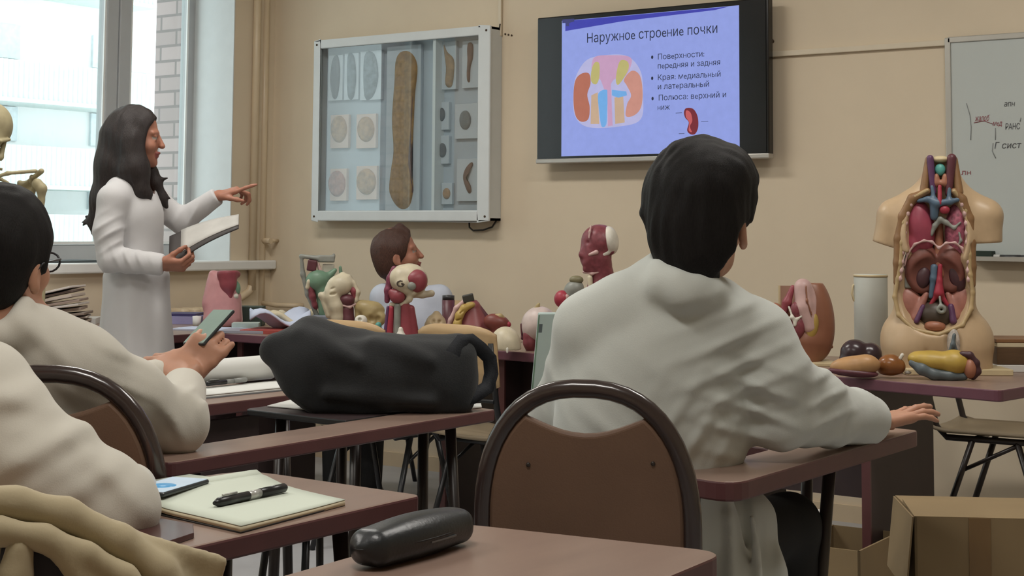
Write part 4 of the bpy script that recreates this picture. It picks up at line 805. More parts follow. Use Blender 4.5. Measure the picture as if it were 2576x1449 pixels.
# dark box behind it
p, Z = row(632, 5.20); tag(MB().box(p+V(0, 0, .045), (.075, .05, .045), VF[[0, 2, 1]]).build('document_box', mat('dark_green_box', '#39463f', .6), bevel=.003), 'small dark green box on the table beside the pink thigh model', 'box')
# --- papers right of it
def sheets(name, label, px, Y, dz, hx, hy, hz, ang, m, cat='papers', wob=0, bevel=.001, group=None, tilt=0):
    p, Z = row(px, Y); a = math.radians(ang); ex = RT*math.cos(a)+V(0, 0, math.sin(math.radians(tilt))); ex = unit(ex+FH*math.sin(a)); ey = unit(np.cross(UP, ex)); R = (ex, ey, np.cross(ex, ey)); b = MB()
    if wob:
        n = 12; P = [[p+ex*(-hx+2*hx*i/n)+ey*(-hy+2*hy*j/n)+V(0, 0, dz+hz+wob*(math.sin(i*.55+j*.2)+math.sin(j*.7)*.5+1.2)) for j in range(n+1)] for i in range(n+1)]
        b.grid(P); o = b.build(name, m, solid=max(.001, hz*2))
    else: b.box(p+V(0, 0, dz+hz), (hx, hy, hz), R); o = b.build(name, m, bevel=bevel)
    return tag(o, label, cat, group)
sheets('folder', 'lilac white folder lying at the table edge below the pink thigh model', 545, 4.86, 0, .16, .09, .004, -20, M_pblue, 'folder')
sheets('magazine', 'grey magazine at the table front edge left of the bag', 640, 4.86, 0, .12, .09, .006, -8, mat('grey_cover', '#9a9ca8', .5), 'magazine')
sheets('magazine', 'magazine with red cover showing between white papers near the bag', 705, 4.92, .0, .13, .10, .008, -14, mat('red_cover', '#a8504a', .5), 'magazine')
sheets('paper_sheaf', 'crumpled bluish white paper heap on the magazines left of the bag', 712, 4.97, .018, .13, .10, .004, 10, M_pblue, 'papers', wob=.030)
sheets('notebook', 'pale grey green notebook standing out left of the crumpled papers', 628, 5.02, .0, .06, .05, .014, 5, mat('pale_mint_cover', '#b7c6c0', .6), 'notebook')
sheets('paper_sheaf', 'cream paper sheaf curling over the magazines behind the crumpled papers', 740, 5.06, .004, .11, .08, .010, 4, M_paperc, 'papers', wob=.026)
p, Z = row(716, 5.06); bb = Blob(.003).chain([p-RT*.025+UP*.066, p+UP*.074, p+RT*.02+UP*.068], [.012, .013, .011]); tag(bb.build('bone_fragment', K_bone), 'small beige bone piece lying on the papers behind the pile', 'bone model')
# --- stacks of folders left, between student and lecturer
fold = [('#b3a596', .010), ('#c9bfb4', .008), ('#8a7c70', .010), ('#a8978c', .012), ('#d2cbc4', .009), ('#9c8a80', .010), ('#c6b9ae', .012), ('#7d6c64', .010), ('#d8d0ca', .008)]
zz = .0
desc = ['grey brown folder at the very bottom of the leaning stack', 'pale folder second from the bottom of the leaning stack', 'dark brown folder third from the bottom of the leaning stack', 'taupe folder fourth from the bottom of the leaning stack', 'white folder in the middle of the leaning stack', 'brownish folder just above the middle of the leaning stack', 'cream folder third from the top of the leaning stack', 'dark folder second from the top of the leaning stack', 'pinkish white folder on top of the leaning stack']
for i, (c, t) in enumerate(fold):
    m = mat('folder_cover_%s' % c[1:], c, .7, var=.06)
    p, Z = row(150-i*4+(i % 3)*6, 4.60+.01*(i % 2)); til = 3+i*1.3; a = math.radians(8-i*1.5+(i % 2)*4); th = math.radians(til)
    ex = unit((RT*math.cos(a)+FH*math.sin(a))*math.cos(th)+UP*math.sin(th)); ey = unit(np.cross(UP, ex)); ez = np.cross(ex, ey)
    tag(MB().box(p+V(0, 0, .014+.03*math.sin(th)+zz), (.155-.004*(i % 3), .11, t*.55), (ex, ey, ez)).build('folder', m, bevel=.002), desc[i], 'folder', 'leaning stack of folders left of the lecturer'); zz += t*1.1+.0045
sheets('folder', 'long lilac folder at the front edge of the table left of the lecturer', 182, 4.50, 0, .15, .035, .006, -10, M_plil, 'folder')
sheets('paper_sheaf', 'bluish white paper sheaf just left of the lecturer\'s coat', 222, 4.80, .0, .07, .09, .014, 6, M_paperw, 'papers')
sheets('paper_sheaf', 'loose blue white sheets behind the sheaf left of the lecturer', 226, 5.0, .0, .07, .08, .014, 12, M_pblue, 'papers', wob=.004)
# things right of the lecturer
sheets('ledger', 'lilac ledger with dark spine on the table between lecturer and pink model', 476, 5.12, 0, .085, .08, .018, 0, M_plil, 'book'); sheets('ledger', 'dark violet book on top of the lilac ledger', 474, 5.12, .037, .075, .07, .006, -5, mat('violet_cover', '#45406a', .5), 'book')
sheets('sheet', 'single white sheet at the table edge right of the lecturer', 478, 4.84, 0, .06, .06, .001, -12, M_paperw, 'paper')
p, Z = row(505, 4.95); tag(MB().lathe([(0, 0), (.018, 0), (.02, .05), (.0, .052)], p, n=16).build('paper_cup', M_paperw), 'small white paper cup behind the phone of the left student', 'cup')
p = at(166, 655, 7.6); p = onX(166, 652, XL-.12); tag(MB().box(p*V(1, 1, 0)+V(0, 0, SILL+.006), (.10, .14, .006), np.eye(3)).build('folder', mat('dark_folder', '#4b5254', .6), bevel=.001), 'thin dark folder lying on the window sill left of the lecturer', 'folder')
# radiator side picture: beige panel below the sill is the wall itself

# --- enlarged larynx model with its grey frame
Z = 6.85; T = rthing('larynx_model', 'grey framed enlarged larynx model with green and red pieces, tallest of the row', 'anatomical model', at(815, 832, Z)*V(1, 1, 0)+V(0, 0, TT))
shape(T, 'frame', K_grey, Z, [('h', [(758, 645, 0), (762, 690, 0), (775, 740, 0), (800, 800, 0)], [4, 6, 7, 6]), ('c', 758, 644, 0, 800, 650, 4, 5, 7), ('b', 822, 651, 4, 20, 9, 7, dict(a=-1)), ('c', 838, 645, 4, 840, 640, 4, 4, 3)])
shape(T, 'muscle_block', K_dmus, Z, [('b', 785, 668, 6, 12, 14, 10, dict(a=-8, rd=3))], h=.003); shape(T, 'side_strip', K_pinkp, Z, [('c', 800, 664, 4, 806, 684, 4, 4, 5)], h=.003)
shape(T, 'cartilage', K_green, Z, [('e', 800, 705, 10, 30, 26, 22), ('e', 812, 730, 8, 18, 24, 18), ('c', 830, 692, 4, 842, 680, 4, 10, 6), ('c', 858, 690, 0, 856, 672, 0, 5, 4), ('c', 806, 730, 4, 812, 790, 4, 14, 9), ('c', 812, 785, 2, 828, 830, 0, 8, 10)])
shape(T, 'vocal_fold', K_mus, Z, [('h', [(782, 722, 14), (786, 745, 12), (792, 768, 8), (796, 775, 6)], [8, 8, 6, 4])], h=.003); shape(T, 'epiglottis', K_bone, Z, [('h', [(774, 722, 18), (778, 708, 20), (786, 694, 22)], [6, 5, 4])], h=.003)
shape(T, 'white_plate', K_white, Z, [('b', 826, 684, -6, 15, 20, 4)], h=.003); shape(T, 'stand', mm('grey_blue_base', '#7f8794'), Z, [('b', 812, 812, 0, 26, 20, 24, dict(rd=4))])
# --- white hip bone and muscle model
Z = 6.62; T = rthing('hip_joint_model', 'ivory joint bone model with dark maroon muscle at the right side, behind the plywood chair', 'anatomical model', at(865, 845, Z)*V(1, 1, 0)+V(0, 0, TT))
shape(T, 'bone', K_bone, Z, [('e', 856, 718, 0, 36, 28, 30, dict(a=20)), ('e', 838, 732, 4, 22, 18, 22), ('c', 866, 700, 0, 862, 692, 0, 18, 8), ('c', 808, 742, 2, 830, 752, 4, 8, 12), ('c', 810, 745, 2, 830, 790, 0, 7, 12), ('h', [(836, 745, 8), (845, 770, 10), (850, 800, 8), (852, 840, 4)], [20, 18, 15, 15]), ('h', [(890, 712, 8), (900, 735, 10), (896, 755, 8), (888, 762, 6)], 6), ('e', 836, 725, 28, 8, 3, 6, dict(op=1, a=25, k=2)), ('e', 838, 738, 28, 10, 3.5, 8, dict(op=1, a=12, k=2))], h=.003)
shape(T, 'red_muscle', K_red, Z, [('h', [(880, 716, 6), (890, 732, 8), (892, 750, 8)], [8, 8, 6])], h=.003)
shape(T, 'upper_muscle', K_dmus, Z, [('e', 874, 756, 8, 18, 16, 16), ('e', 872, 752, 10, 20, 10, 14)], h=.003); shape(T, 'lower_muscle', K_dmus, Z, [('h', [(874, 778, 4), (874, 805, 4), (870, 838, 2)], [16, 17, 14])], h=.003)
shape(T, 'ligament', K_pinkp, Z, [('h', [(864, 768, 18), (880, 772, 18), (894, 764, 12)], 3)], h=.003)
# --- yellowed pelvis bone and small vertebra
Z = 6.62; T = rthing('pelvic_bone', 'yellowed pelvic bone lying between the ivory joint model and the skull model', 'bone model', at(938, 850, Z)*V(1, 1, 0)+V(0, 0, TT))
shape(T, 'bone', K_bone2, Z, [('e', 930, 776, 0, 38, 20, 24, dict(a=-8)), ('c', 908, 770, 0, 900, 800, 4, 14, 8), ('h', [(930, 790, 6), (940, 815, 8), (948, 838, 6)], [22, 16, 8]), ('e', 955, 800, 10, 16, 18, 16), ('e', 950, 802, 26, 6, 8, 8, dict(op=1)), ('e', 934, 802, 26, 7, 8, 8, dict(op=1))], disp=lambda p: wnoise(p, 90, 2)*.003, dm=.004)
Z = 6.35; organ('vertebra', 'small white vertebra lying in front of the ivory joint model', Z, 912, 855, [('e', 908, 806, 0, 16, 14, 10), ('e', 905, 804, 8, 5, 5, 8, dict(op=1, k=2)), ('c', 915, 814, 0, 924, 824, 0, 6, 4), ('c', 905, 815, 0, 905, 848, 0, 8, 10)], K_white, cat='bone model', h=.003)
Z = 6.40; organ('teal_stand', 'teal plastic foot piece beside the neck of the skull model', Z, 952, 860, [('c', 952, 818, 0, 948, 846, 0, 8, 14), ('b', 950, 856, 0, 16, 6, 14)], K_teal, cat='stand', h=.003)
# --- skull with muscles
Z = 6.28; T = rthing('skull_model', 'skull and neck model half covered by crimson muscle, in front of the seated woman', 'anatomical model', at(1020, 862, Z)*V(1, 1, 0)+V(0, 0, TT))
shape(T, 'skull', K_bone, Z, [('e', 1030, 705, 0, 46, 42, 40), ('e', 1008, 700, 4, 30, 32, 34), ('e', 1012, 712, 30, 17, 15, 14), ('c', 1010, 722, 24, 1040, 735, 24, 10, 8), ('h', [(1036, 735, 20), (1030, 752, 18), (1015, 764, 14), (985, 766, 8)], [8, 7, 6, 6]), ('c', 1036, 740, 8, 1062, 742, 4, 9, 7), ('c', 1062, 742, 4, 1085, 738, 4, 8, 9)], h=.003)
shape(T, 'ear_canal', K_bowl, Z, [('h', [(1008+9*math.cos(t), 712+7*math.sin(t), 43) for t in np.linspace(.3, 5.2, 9)], 1.8), ('e', 1012, 712, 42, 4, 3, 4)], h=.002, k=1)
shape(T, 'temporal_muscle', K_red, Z, [('e', 1048, 706, 24, 27, 29, 20), ('e', 1040, 700, 26, 20, 16, 18)], h=.003); shape(T, 'disc', K_grey, Z, [('e', 1036, 718, 40, 11, 11, 8)], h=.003)
shape(T, 'cheek_muscle', K_red, Z, [('e', 1000, 744, 16, 20, 18, 16, dict(a=20)), ('c', 985, 735, 14, 1006, 750, 16, 9, 10)], h=.003)
shape(T, 'facial_muscles', mm('streaked_crimson', '#7e3d52', var=.4, scale=70), Z, [('h', [(992, 676, 8), (982, 700, 8), (976, 730, 8), (974, 756, 6)], [8, 9, 9, 7])], h=.003)
shape(T, 'neck_muscle', K_red, Z, [('c', 1018, 765, 10, 1024, 845, 6, 12, 20), ('c', 1035, 775, 6, 1040, 840, 4, 8, 14)], h=.003); shape(T, 'front_neck_muscle', K_art, Z, [('c', 984, 775, 8, 978, 850, 8, 8, 10)], h=.003)
shape(T, 'neck_vein', K_pur, Z, [('c', 976, 772, 12, 968, 850, 12, 4, 5)], h=.003); shape(T, 'trachea', K_grey, Z, [('c', 1000, 770, 14, 1000, 845, 12, 9, 9)], h=.003); shape(T, 'neck_core', K_pinkp, Z, [('c', 1010, 760, -14, 1012, 850, -14, 18, 26)], h=.004)
o = at(1010, 862, Z); MB().lathe([(0, 0), (.07, 0), (.07, .012), (.0, .014)], V(o[0], o[1], TT), n=28).build('base', K_white, T)
Z = 6.15; organ('white_peg', 'small white bone peg before the neck of the skull model', Z, 1008, 865, [('c', 1008, 828, 0, 1008, 850, 0, 6, 11), ('c', 1008, 850, 0, 1008, 862, 0, 14, 15)], K_white, cat='bone model', h=.003)
# --- sacrum, jar, kidney, small organ, skull cap
Z = 6.3; organ('sacrum_bone', 'small beige sacrum bone between skull model and kidney model', Z, 1098, 862, [('c', 1098, 790, 0, 1096, 815, 0, 9, 24), ('c', 1096, 815, 0, 1096, 850, 0, 26, 30), ('e', 1090, 808, 24, 4, 5, 8, dict(op=1)), ('e', 1106, 808, 24, 4, 5, 8, dict(op=1))], mm('beige_sacrum', '#b9a583'), cat='bone model', disp=lambda p: wnoise(p, 130, 9)*.003, dm=.004)
Z = 6.42; p = at(1127, 850, Z); t = rthing('specimen_jar', 'dark maroon specimen jar with black lid beside the kidney model', 'jar', (p[0], p[1], TT)); z1 = at(1127, 742, Z)[2]
MB().lathe([(0, 0), (.024, 0), (.026, .01), (.026, z1-TT-.02), (.0, z1-TT-.02)], V(p[0], p[1], TT), n=20).build('jar_body', K_dmus, t); MB().lathe([(0, 0), (.025, 0), (.025, .018), (0, .02)], V(p[0], p[1], z1-.02), n=20).build('lid', M_mkb, t)
Z = 6.12; T = rthing('kidney_model', 'large maroon kidney section model with yellow rim and black top', 'anatomical model', at(1190, 855, Z)*V(1, 1, 0)+V(0, 0, TT))
shape(T, 'cortex', mm('brick_maroon', '#874a4b', var=.06), Z, [('c', 1188, 775, 0, 1190, 830, 0, 22, 46), ('c', 1180, 768, 0, 1212, 830, 0, 14, 28), ('c', 1160, 800, 0, 1160, 840, 0, 16, 24), ('b', 1190, 885, 0, 90, 30, 90, dict(op=1, k=1))], h=.004)
shape(T, 'yellow_rim', K_ydull, Z, [('h', [(1188, 766, 22), (1168, 774, 26), (1156, 792, 30), (1150, 815, 32), (1150, 838, 32)], [7, 9, 10, 10, 9])]+[('e', x, y, 40, 2, 9, 6, dict(op=1, a=a, k=1)) for x, y, a in ((1176, 770, -25), (1163, 782, -50), (1154, 802, -75), (1150, 824, -90))], h=.003)
shape(T, 'capsule_edge', K_pinkp, Z, [('h', [(1170, 756, 6), (1148, 775, 6), (1134, 805, 4), (1126, 835, 2)], 6)], h=.003); shape(T, 'gland_cap', mm('black_cap', '#3b3a35'), Z, [('b', 1178, 750, 4, 14, 10, 10, dict(a=14))], h=.003); shape(T, 'gland_rim', K_bone2, Z, [('e', 1184, 766, 12, 14, 8, 12)], h=.003); shape(T, 'ureter', K_ydull, Z, [('c', 1232, 805, 12, 1230, 850, 12, 4, 5)], h=.003); shape(T, 'right_edge', K_dmus, Z, [('c', 1196, 760, 0, 1240, 822, 0, 6, 9)], h=.003)
Z = 6.05; organ('liver_piece', 'small brown red organ piece right of the kidney model', Z, 1255, 850, [('e', 1250, 812, 0, 34, 22, 22, dict(a=-14)), ('c', 1256, 815, 0, 1250, 860, 0, 16, 20)], mm('brown_red_organ', '#7a4038'), [('grey_top', K_bone2, [('h', [(1236, 796, 4), (1258, 796, 6), (1274, 808, 4)], [6, 7, 5])]), ('red_tip', K_art, [('e', 1278, 816, 6, 8, 8, 8)])])
Z = 5.78; p = at(1271, 880, Z); t = rthing('skull_dome', 'smooth ivory skull dome lying on the front edge of the table', 'bone model', (p[0], p[1], TT)); shape(t, 'dome', K_bone, Z, [('e', 1271, 872, 0, 40, 50, 42), ('b', 1271, 925, 0, 80, 44, 80, dict(op=1, k=1)), ('e', 1271, 882, 0, 35, 44, 37, dict(op=1, k=2))], h=.004)
shape(t, 'hook', K_white, Z, [('c', 1276, 874, 40, 1276, 883, 42, 4, 3)], h=.003); 
# --- white and pink skull section with stalk
Z = 5.9; T = rthing('head_section_model', 'white and pink skull section with a thin stalk, behind the pale green binder', 'anatomical model', at(1355, 880, Z)*V(1, 1, 0)+V(0, 0, TT))
shape(T, 'cranium', mm('pinkish_white_plastic', '#c9b9b4'), Z, [('e', 1358, 815, 0, 44, 44, 40), ('e', 1338, 822, 0, 26, 38, 34)]); shape(T, 'muscle', K_mus, Z, [('h', [(1330, 842, 14), (1332, 862, 12), (1334, 876, 8)], [14, 15, 12])], h=.003); shape(T, 'stalk', K_bone2, Z, [('h', [(1338, 800, 6), (1344, 780, 6), (1356, 764, 6)], [4, 4, 3]), ('c', 1352, 768, 6, 1358, 780, 6, 3, 6)], h=.003); shape(T, 'vessels', K_dmus, Z, [('c', 1311, 815, 8, 1314, 850, 8, 3, 3), ('c', 1314, 850, 8, 1328, 862, 8, 3, 4)], h=.003); shape(T, 'neck', K_mus, Z, [('c', 1350, 850, -8, 1352, 878, -8, 24, 26)])
# --- muscle bust
Z = 5.93; T = rthing('muscle_head_bust', 'crimson muscle head bust with white scalp patch standing beyond the student in front', 'anatomical model', at(1505, 880, Z)*V(1, 1, 0)+V(0, 0, TT))
shape(T, 'head', [K_mus, K_white, K_dmus], Z, [('e', 1508, 608, 0, 46, 43, 44), ('e', 1492, 640, 4, 34, 46, 36), ('c', 1470, 632, 16, 1464, 640, 18, 8, 9), ('c', 1477, 614, 22, 1482, 632, 26, 6, 7), ('c', 1478, 662, 22, 1500, 664, 24, 11, 10), ('c', 1476, 676, 18, 1496, 680, 20, 10, 10), ('h', [(1508, 650, 8), (1514, 690, 0), (1512, 720, 0)], [30, 28, 32]), ('e', 1476, 610, 38, 8, 5, 8, dict(op=1, k=4)), ('c', 1472, 670, 38, 1496, 673, 40, 2, 2, dict(op=1, k=3)), ('e', 1538, 625, 24, 9, 16, 9)], h=.003, disp=lambda p: wnoise(p, 220, 4)*.0012, dm=.002)
shape(T, 'scalp_patch', K_white, Z, [('e', 1534, 605, 8, 22, 36, 36, dict(a=10)), ('c', 1536, 630, 20, 1518, 640, 30, 9, 6)], h=.003); shape(T, 'scalp_line', K_pinkp, Z, [('h', [(1487, 568, 24), (1484, 582, 36), (1482, 598, 40)], 2.2)], h=.002); shape(T, 'jaw_line', K_pinkp, Z, [('h', [(1468, 684, 16), (1490, 688, 26), (1512, 682, 28)], 3), ('c', 1484, 640, 38, 1500, 634, 40, 4, 6)], h=.002)
shape(T, 'throat', K_bone, Z, [('c', 1484, 698, 24, 1486, 722, 26, 7, 6)], h=.003); shape(T, 'shoulders', K_mus, Z, [('c', 1512, 712, -4, 1512, 760, -4, 33, 46, dict(k=16)), ('c', 1440, 782, -6, 1584, 782, -6, 30, 30, dict(k=20)), ('b', 1512, 812, -6, 72, 42, 36, dict(rd=18, k=20))]); shape(T, 'stand', M_mkb, Z, [('b', 1512, 868, -4, 60, 12, 44), ('c', 1512, 830, -4, 1512, 866, -4, 16, 16)])
Z = 5.75; T = rthing('heart_model', 'small red and grey heart model on a stem left of the muscle head bust', 'anatomical model', at(1440, 885, Z)*V(1, 1, 0)+V(0, 0, TT))
shape(T, 'ventricle', K_art, Z, [('e', 1414, 752, 6, 20, 22, 20)], h=.003); shape(T, 'atrium', K_grey, Z, [('e', 1444, 728, 0, 26, 22, 22, dict(a=30)), ('e', 1432, 745, 0, 16, 20, 18)], h=.003); shape(T, 'auricle', mm('olive_plastic', '#7a7458'), Z, [('e', 1450, 704, 4, 18, 11, 12)], h=.003); shape(T, 'pale_band', K_pinkp, Z, [('c', 1426, 745, 18, 1420, 775, 14, 6, 5)], h=.003); shape(T, 'lower_wall', K_dmus, Z, [('e', 1432, 775, 4, 18, 18, 16)], h=.003); shape(T, 'stem', M_alu, Z, [('c', 1428, 785, 0, 1428, 880, 0, 4, 4), ('b', 1428, 888, 0, 30, 5, 30)], h=.003)
# ------------------------------------------------------------------ hanging skeleton at the left edge
M_olive = mat('olive_bone', '#a49a7a', .55, var=.15, scale=20); M_pole = mat('chromed_pole', '#a9aaaa', .25, metal=.8)
K = at(-22, 300, 5.86)*V(1, 1, 0); SKL = rthing('skeleton', 'life size teaching skeleton on a stand at the left edge before the window', 'skeleton', K)
def sk(x, z, d=0): return K+RT*x+UP*z-FH*d
def bone(name, pts, rs, h=.004, k=.01, par=SKL): return Blob(h).chain([sk(*p) for p in pts], rs, k).build(name, M_olive, par)
b = Blob(.003); b.ell(sk(0, 1.583, -.012), (.074, .095, .088), VR, .02).ell(sk(0, 1.525, .045), (.056, .05, .05), VR, .02).ell(sk(0, 1.49, .055), (.036, .036, .026), VR, .015)
for s in (-1, 1):
    b.ell(sk(s*.032, 1.545, .098), (.019, .028, .017), VR, .006, 0, 1); b.cap(sk(s*.058, 1.52, .06), sk(s*.070, 1.53, .0), .007, .007, .008)
b.ell(sk(0, 1.512, .10), (.010, .02, .016), VR, .005, 0, 1); b.build('skull', M_olive, SKL)
b = Blob(.003); b.chain([sk(-.052, 1.52, .0), sk(-.046, 1.462, .02), sk(-.02, 1.447, .08), sk(.02, 1.447, .08), sk(.046, 1.462, .02), sk(.052, 1.52, .0)], [.009, .011, .012, .012, .011, .009], .01); b.build('jaw', M_olive, SKL)
for i in range(17): 
    z = 1.46-i*.0365; y = -.03-.03*math.sin(i*.35)
    MB().lathe([(.0, -.014), (.020, -.013), (.017, 0), (.020, .012), (.0, .013)], sk(0, z, y), n=14).tube([sk(-.028, z-.004, y-.022), sk(0, z, y-.01), sk(.028, z-.004, y-.022)], .006, 6).build('vertebra', M_olive, SKL)
for i in range(10):
    zt = 1.385-i*.030; w = (.062, .088, .104, .116, .124, .129, .132, .131, .126, .116)[i]; dp = .075+.045*min(1, i/4)
    for s in (-1, 1):
        P = [sk(s*(.018+w*math.sin(a)*(1 if a < 1.6 else .96)), zt-.075*(a/math.pi)**1.0-.012*i*(a/math.pi)*.5, -.045+dp*(1-math.cos(a))*.5*1.55) for a in np.linspace(.05, math.pi*.93, 14)]
        MB().tube(P, .0062, 8).build('rib', M_olive, SKL)
bone('sternum', [(0, 1.355, .085), (0, 1.28, .115), (0, 1.20, .125)], [.018, .014, .010])
for s in (-1, 1):
    bone('clavicle', [(s*.02, 1.375, .08), (s*.09, 1.40, .065), (s*.175, 1.412, .0)], [.009, .007, .008])
    b = Blob(.004); b.cap(sk(s*.19, 1.412, -.02), sk(s*.10, 1.355, -.085), .011, .008, .01).cap(sk(s*.165, 1.365, -.03), sk(s*.115, 1.225, -.09), .010, .008, .01).cap(sk(s*.085, 1.37, -.095), sk(s*.11, 1.225, -.09), .007, .007, .01).box(sk(s*.115, 1.32, -.085), (.032, .006, .055), VR, .004, .02).cap(sk(s*.16, 1.39, .0), sk(s*.15, 1.37, -.03), .009, .008, .01); b.build('scapula', M_olive, SKL)
    bone('humerus', [(s*.178, 1.365, -.01), (s*.196, 1.345, -.01), (s*.196, 1.30, -.01), (s*.205, 1.08, -.005), (s*.207, 1.05, 0)], [.020, .019, .012, .011, .018])
    bone('radius', [(s*.217, 1.035, .01), (s*.225, .80, .03)], [.010, .010]); bone('ulna', [(s*.197, 1.045, -.01), (s*.205, .80, .015)], [.012, .007])
    b = Blob(.003); b.ell(sk(s*.215, .775, .025), (.024, .012, .02), VR, .01)
    for q in range(5): b.chain([sk(s*(.199+.009*q), .765, .025), sk(s*(.194+.012*q), .70-.004*abs(q-2), .035), sk(s*(.192+.013*q), .625+.010*abs(q-2), .045)], [.0065, .006, .004], .006)
    b.build('hand', M_olive, SKL)
    bone('femur', [(s*.085, .86, 0), (s*.125, .865, 0), (s*.125, .80, 0), (s*.10, .50, .01), (s*.10, .46, .01)], [.022, .020, .016, .014, .028]); bone('tibia', [(s*.10, .435, .01), (s*.10, .38, .01), (s*.10, .10, 0)], [.026, .014, .013]); bone('fibula', [(s*.128, .42, 0), (s*.125, .08, -.01)], [.009, .008])
    bone('foot', [(s*.10, .07, -.03), (s*.105, .06, .05), (s*.115, .035, .15)], [.022, .022, .012])
b = Blob(.005)
for s in (-1, 1): b.ell(sk(s*.085, .93, -.02), (.055, .022, .065), VR, .02).cap(sk(s*.08, .87, 0), sk(s*.01, .84, .05), .018, .012, .02).cap(sk(s*.07, .87, -.02), sk(s*.05, .80, -.01), .02, .014, .02)
b.ell(sk(0, .91, -.05), (.04, .02, .055), VR, .02); b.build('pelvis', M_olive, SKL)
MB().tube([sk(0, .02, -.10), sk(0, .86, -.10), sk(0, .90, -.06)], .011, 12).build('stand_pole', M_pole, SKL)
st = MB()
for k in range(5): a = k*2*math.pi/5+.3; st.tube([sk(0, .06, -.10), sk(.26*math.cos(a), .03, -.10+.26*math.sin(a))], .012, 8).ell(sk(.26*math.cos(a), .02, -.10+.26*math.sin(a)), (.02, .02, .02), n=10, k=6)
st.build('stand_base', M_pole, SKL)
# ------------------------------------------------------------------ people
S_skin = dict(sss=.12, rough=.5, var=.06, scale=30)
M_skin1 = mat('fair_skin', '#b98a72', **S_skin); M_skin2 = mat('warm_skin', '#a8745f', **S_skin); M_lip = mat('lip_skin', '#8c4f4a', .45); M_eye = mat('eye_white', '#8f857c', .3); M_iris = mat('dark_iris', '#2a1d18', .2)
M_hairb = mat('black_hair', '#141212', .62, spec=.22, var=.35, scale=60, stretch=(8, 8, 1), bump=.4, bscale=90); M_haird = mat('dark_brown_hair', '#2b2423', .5, var=.4, scale=50, stretch=(8, 8, 1), bump=.5, bscale=80); M_hairw = mat('auburn_brown_hair', '#4a3128', .5, var=.4, scale=50, stretch=(8, 8, 2), bump=.5, bscale=80)
M_coat = mat('white_lab_coat_cotton', '#c9cdc8', .85, var=.03, scale=8, bump=.12, bscale=500, spec=.2, sheen=.2); M_coat2 = mat('ivory_lab_coat_cotton', '#cac6bb', .85, var=.03, scale=8, bump=.12, bscale=500, spec=.2, sheen=.2); M_coat3 = mat('bright_white_coat', '#c8c7c8', .85, var=.03, scale=8, bump=.1, bscale=400, spec=.2, sheen=.2)
M_trous = mat('black_trousers', '#222324', .85, var=.1); M_shoe = mat('black_shoe_leather', '#1d1c1c', .35); M_sole = mat('white_sole', '#c9c7c2', .6); M_blouse = mat('pale_blue_blouse', '#c3cad8', .85, var=.04, bump=.1)
M_acet = mat('black_spectacle_frame', '#26282c', .3); M_lens = pane_mat('spectacle_lens', .08)
def head(b, c, f, u=(0, 0, 1), s=1., ear=-.02, neck=None, face=True):
    """skull, face, ears and neck; f = where the face looks"""
    f = unit(f); u = np.asarray(u, float); u = unit(u-f*(u@f)); r = np.cross(f, u); R = np.array([f, r, u]); c = np.asarray(c, float)
    P = lambda a, x, y: c+(f*a+r*x+u*y)*s
    b.ell(P(-.012, 0, .035), np.array([.098, .076, .095])*s, R, .02); b.ell(P(.030, 0, -.03), np.array([.062, .060, .085])*s, R, .025); b.ell(P(.042, 0, -.085), np.array([.046, .046, .034])*s, R, .02)
    b.cap(P(.076, 0, -.103), P(.07, 0, -.100), .017*s, k=.012)
    b.cap(P(.092, 0, .008), P(.108, 0, -.030), .0075*s, .0115*s, k=.008); b.ell(P(.108, 0, -.034), np.array([.013, .014, .009])*s, R, .006)
    for g in (-1, 1):
        b.cap(P(.083, g*.014, .020), P(.074, g*.046, .018), .011*s, .009*s, k=.012)                   # brow
        b.ell(P(.098, g*.031, -.001), np.array([.016, .015, .011])*s, R, .01, 0, 1)                    # socket
        b.ell(P(.078, g*.031, -.001), np.array([.012, .013, .011])*s, R, .003, 2); b.ell(P(.0895, g*.031, -.001), np.array([.003, .005, .005])*s, R, .001, 3)
        b.cap(P(.087, g*.020, .008), P(.083, g*.043, .006), .0045*s, k=.004); b.cap(P(.087, g*.020, -.011), P(.083, g*.042, -.010), .003*s, k=.004)
        b.ell(P(.060, g*.042, -.036), np.array([.026, .022, .024])*s, R, .02)                         # cheek
        b.ell(P(-.008, g*.080, ear), np.array([.020, .009, .033])*s, R, .008); b.ell(P(.002, g*.089, ear), np.array([.010, .006, .019])*s, R, .005, 0, 1); b.ell(P(.004, g*.077, ear-.028), np.array([.009, .008, .010])*s, R, .006)
    b.cap(P(.092, -.019, -.063), P(.092, .019, -.063), .0065*s, k=.004, m=1); b.cap(P(.098, -.006, -.0615), P(.098, .006, -.0615), .006*s, k=.004, m=1); b.cap(P(.089, -.015, -.0745), P(.089, .015, -.0745), .0072*s, k=.004, m=1)
    b.cap(P(.099, -.017, -.0685), P(.099, .017, -.0685), .0022*s, k=.002, m=1, op=1)
    if neck is not None: b.cap(P(-.022, 0, -.06), neck, .056*s, .062*s, k=.025)
    return P
